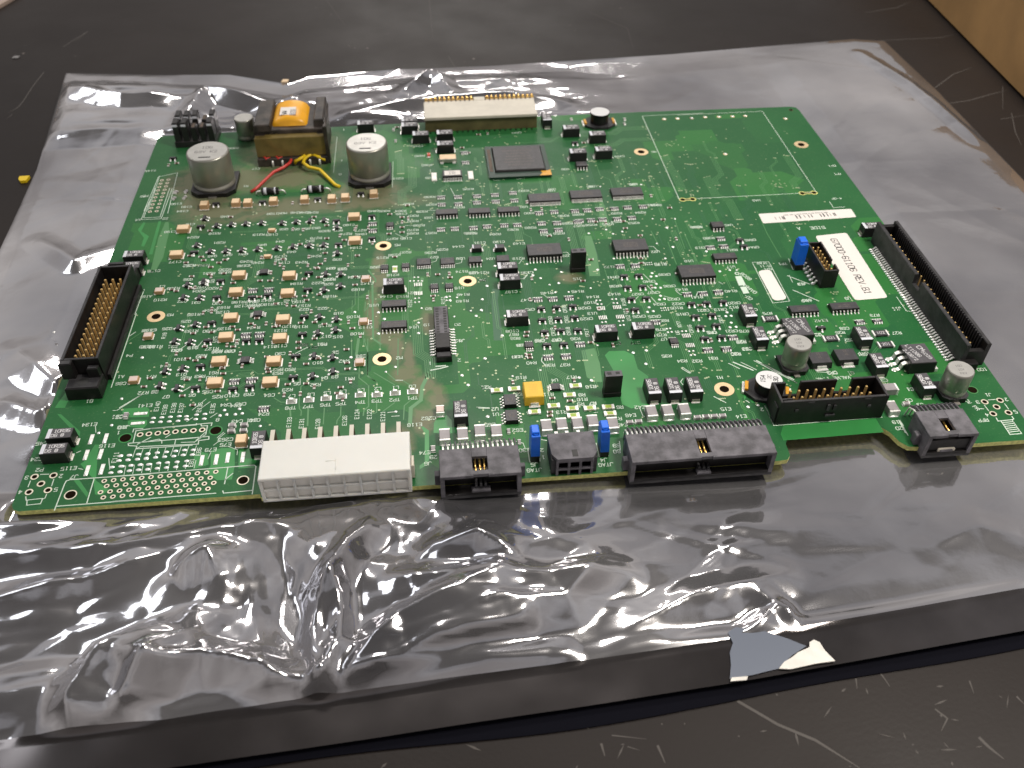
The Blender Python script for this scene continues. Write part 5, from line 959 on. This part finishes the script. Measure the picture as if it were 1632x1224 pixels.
# ------------------------------------------------------------------ table, carton, scraps
def table_material():
    m = bpy.data.materials.new('scratched_black_laminate'); m.use_nodes = True; nt = m.node_tree; L = nt.links; b = nt.nodes['Principled BSDF']; N = nt.nodes.new
    t = N('ShaderNodeTexCoord'); b.inputs['Specular IOR Level'].default_value = .13
    def noise(sc, det=4, vec=None): n = N('ShaderNodeTexNoise'); n.inputs['Scale'].default_value = sc; n.inputs['Detail'].default_value = det; L.new(vec or t.outputs['Object'], n.inputs['Vector']); return n
    def ramp(src, a, c, ca, cb): r = N('ShaderNodeValToRGB'); r.color_ramp.elements[0].position = a; r.color_ramp.elements[1].position = c; r.color_ramp.elements[0].color = ca; r.color_ramp.elements[1].color = cb; L.new(src, r.inputs[0]); return r.outputs[0]
    c = ramp(noise(6).outputs['Fac'], .3, .7, (.013, .010, .009, 1), (.025, .020, .018, 1))
    v = N('ShaderNodeTexVoronoi'); v.inputs['Scale'].default_value = 60; L.new(t.outputs['Object'], v.inputs['Vector'])
    sp = ramp(v.outputs['Distance'], .035, .06, (1, 1, 1, 1), (0, 0, 0, 1)); x = N('ShaderNodeMixRGB'); g = ramp(noise(25, 2).outputs['Fac'], .55, .6, (0, 0, 0, 1), (.8, .8, .8, 1)); mm = N('ShaderNodeMixRGB'); mm.blend_type = 'MULTIPLY'; mm.inputs[0].default_value = 1; L.new(sp, mm.inputs[1]); L.new(g, mm.inputs[2])
    L.new(mm.outputs[0], x.inputs[0]); L.new(c, x.inputs[1]); x.inputs[2].default_value = (.22, .19, .17, 1)
    L.new(x.outputs[0], b.inputs['Base Color']); L.new(ramp(noise(30, 6).outputs['Fac'], .3, .75, (.38, .38, .38, 1), (.5, .5, .5, 1)), b.inputs['Roughness'])
    bp = N('ShaderNodeBump'); bp.inputs['Strength'].default_value = .10; bp.inputs['Distance'].default_value = .0003; L.new(noise(900, 2).outputs['Fac'], bp.inputs['Height']); L.new(bp.outputs[0], b.inputs['Normal'])
    return m
M['table'] = table_material(); ZT = -6.6
b = MB(); b.box(0, 0, ZT-25, 2400, 2200, 25, 'table'); tbl = link(bpy.data.objects.new('tabletop', b.mesh('tabletop'))); tbl.location = (.15, .3, 0); tbl['kind'] = 'structure'
M['scratch'] = mat('scratch', (.062, .053, .047), .7); b = MB(); random.seed(21)
def scr(spec, w): 
    pts = [P(float(a.split(',')[0]), float(a.split(',')[1]), ZT) for a in spec.split()]
    for i in range(len(pts)-1):
        a, c_ = np.array(pts[i]), np.array(pts[i+1]); d = (c_-a)/np.hypot(*(c_-a)); n_ = np.array([-d[1], d[0]])*w/2; zz = ZT+.03+.004*(i % 2)
        w2 = .3 if i == len(pts)-2 else 1; b.add([(*(a-n_), zz), (*(c_-n_*w2), zz), (*(c_+n_*w2), zz), (*(a+n_), zz)], [[0, 1, 2, 3]], 'scratch')
for sp, w in (('70,115 52,138 38,160 28,172 12,180', .5), ('20,182 10,190', .4), ('1490,140 1520,118 1548,108', .6), ('1512,165 1545,160 1580,150 1605,144', .6), ('1598,138 1598,175', .4), ('1595,190 1632,184', .5), ('1612,180 1618,210 1628,232', .4), ('1300,70 1500,60 1520,55', .5), ('1380,20 1430,12 1450,3', .5), ('520,0 550,40', .3), ('684,0 690,60', .3), ('715,90 730,115', .3),
              ('1175,1117 1240,1155 1300,1180 1370,1224', .7), ('958,1185 964,1205', .6), ('1048,1188 1060,1216', .6), ('1364,1081 1366,1098', .4), ('1400,1068 1418,1094', .5), ('1560,1175 1575,1190 1600,1210', .7), ('1490,1130 1510,1145 1500,1165', .4), ('1620,1110 1632,1122', .5), ('1600,1008 1610,1035', .4), ('1545,1085 1552,1105', .4), ('10,580 30,590', .3), ('975,1172 1030,1178', .3), ('1000,1190 1020,1196', .25), ('100,75 140,50 120,66', .5), ('250,40 300,60', .2), ('940,20 1000,45 1010,80', .3)): scr(sp, w)
for _ in range(120):
    u, v = (random.uniform(0, 1632), random.uniform(0, 110)) if random.random() < .5 else (random.uniform(500, 1632), random.uniform(1060, 1224))
    q = P(u, v, ZT); a = random.uniform(0, 3.14); L_ = random.choice((.3, .5, .9, 2.0)); r0 = random.uniform(.12, .3); 
    b.add([(q[0]-L_*math.cos(a), q[1]-L_*math.sin(a), ZT+.04), (q[0]+r0*math.sin(a), q[1]-r0*math.cos(a), ZT+.04), (q[0]+L_*math.cos(a), q[1]+L_*math.sin(a), ZT+.04), (q[0]-r0*math.sin(a), q[1]+r0*math.cos(a), ZT+.04)], [[0, 1, 2, 3]], 'scratch')
o = link(bpy.data.objects.new('scratches', b.mesh('scratches'))); o.parent = tbl; o.location = (-.15, -.3, 0); o['kind'] = 'stuff'
# carton, its near-left wall along the surveyed line
M['card'] = mat('corrugated_card', (.42, .24, .09), .75, noise=.18, nscale=35, bump=.3, bscale=400)
pa = np.array(P(1478, 0, ZT+1)); pb = np.array(P(1632, 157, ZT+1)); d = (pb-pa)/np.hypot(*(pb-pa)); nrm = np.array([-d[1], d[0]]) if (-d[1]) > 0 else np.array([d[1], -d[0]])
o0 = pa-d*170; L_ = 330; Wd_ = 260; Ht = 44
box = thing('cardboard_carton', 'plain brown cardboard carton standing on the table beyond the bag', 'box', (*o0, ZT))
ang = math.degrees(math.atan2(d[1], d[0])); side = 1 if (d[0]*nrm[1]-d[1]*nrm[0]) > 0 else -1
def wall(name, x0_, x1_, y0_, y1_, z0_, z1_):
    b = MB(); b.box((x0_+x1_)/2, side*(y0_+y1_)/2, z0_, x1_-x0_, abs(y1_-y0_), z1_-z0_, 'card', .4); part(name, b.mesh(name), box, (0, 0, 0), ang)
wall('side_wall', 0, L_, 0, 4, 1.5, Ht); wall('side_wall', 0, L_, Wd_-4, Wd_, 1.5, Ht); wall('end_wall', 0, 4, 4, Wd_-4, 1.5, Ht-.5); wall('end_wall', L_-4, L_, 4, Wd_-4, 1.5, Ht-.5); wall('bottom', 3, L_-3, 3, Wd_-3, .2, 1.5); wall('top_flap', 0, L_, 0, Wd_/2-.5, Ht+.1, Ht+3.5); wall('top_flap', 0, L_, Wd_/2+.5, Wd_, Ht+.1, Ht+3.5)
# scraps
q = P(33, 288, ZT); t_ = thing('yellow_scrap', 'small yellow plastic scrap at the left edge of the bag', 'scrap', (*q, ZT)); b = MB(); b.prism([(-.6, 1.6), (-.2, -1.0), (.9, -2.4), (3.2, -2.2), (3.6, 1.8)], .1, 1.3, 'yel'); part('plastic_tab', b.mesh('plastic_tab'), t_)
q = P(0, 0, ZT); t_ = thing('beige_card', 'pale beige card whose corner enters the frame at top left', 'card', (*q, ZT)); b = MB(); M['bcard'] = mat('beige_card', (.42, .32, .26), .7); pts = [P(-160, -30, ZT), P(-60, 50, ZT), P(34, -6, ZT), P(-10, -60, ZT)]; b.prism([(p[0]-q[0], p[1]-q[1]) for p in pts], .1, 2, 'bcard'); part('card_sheet', b.mesh('card_sheet'), t_)
for u, v in ((25, 92), (455, 137)):
    q = P(u, v, ZT); t_ = thing('paper_fleck', 'pale paper fleck on the dark table left of the bag' if u < 100 else 'tiny tan fleck at the notch in the far edge of the bag', 'fleck', (*q, ZT)); b = MB(); b.prism([(-1.6, -1.2), (1.4, -1.5), (2.0, 1.2), (-.8, 1.6)], .1 if u < 100 else 2.2, .5 if u < 100 else 2.9, 'inkg' if u < 100 else 'tan'); part('fleck', b.mesh('fleck'), t_)
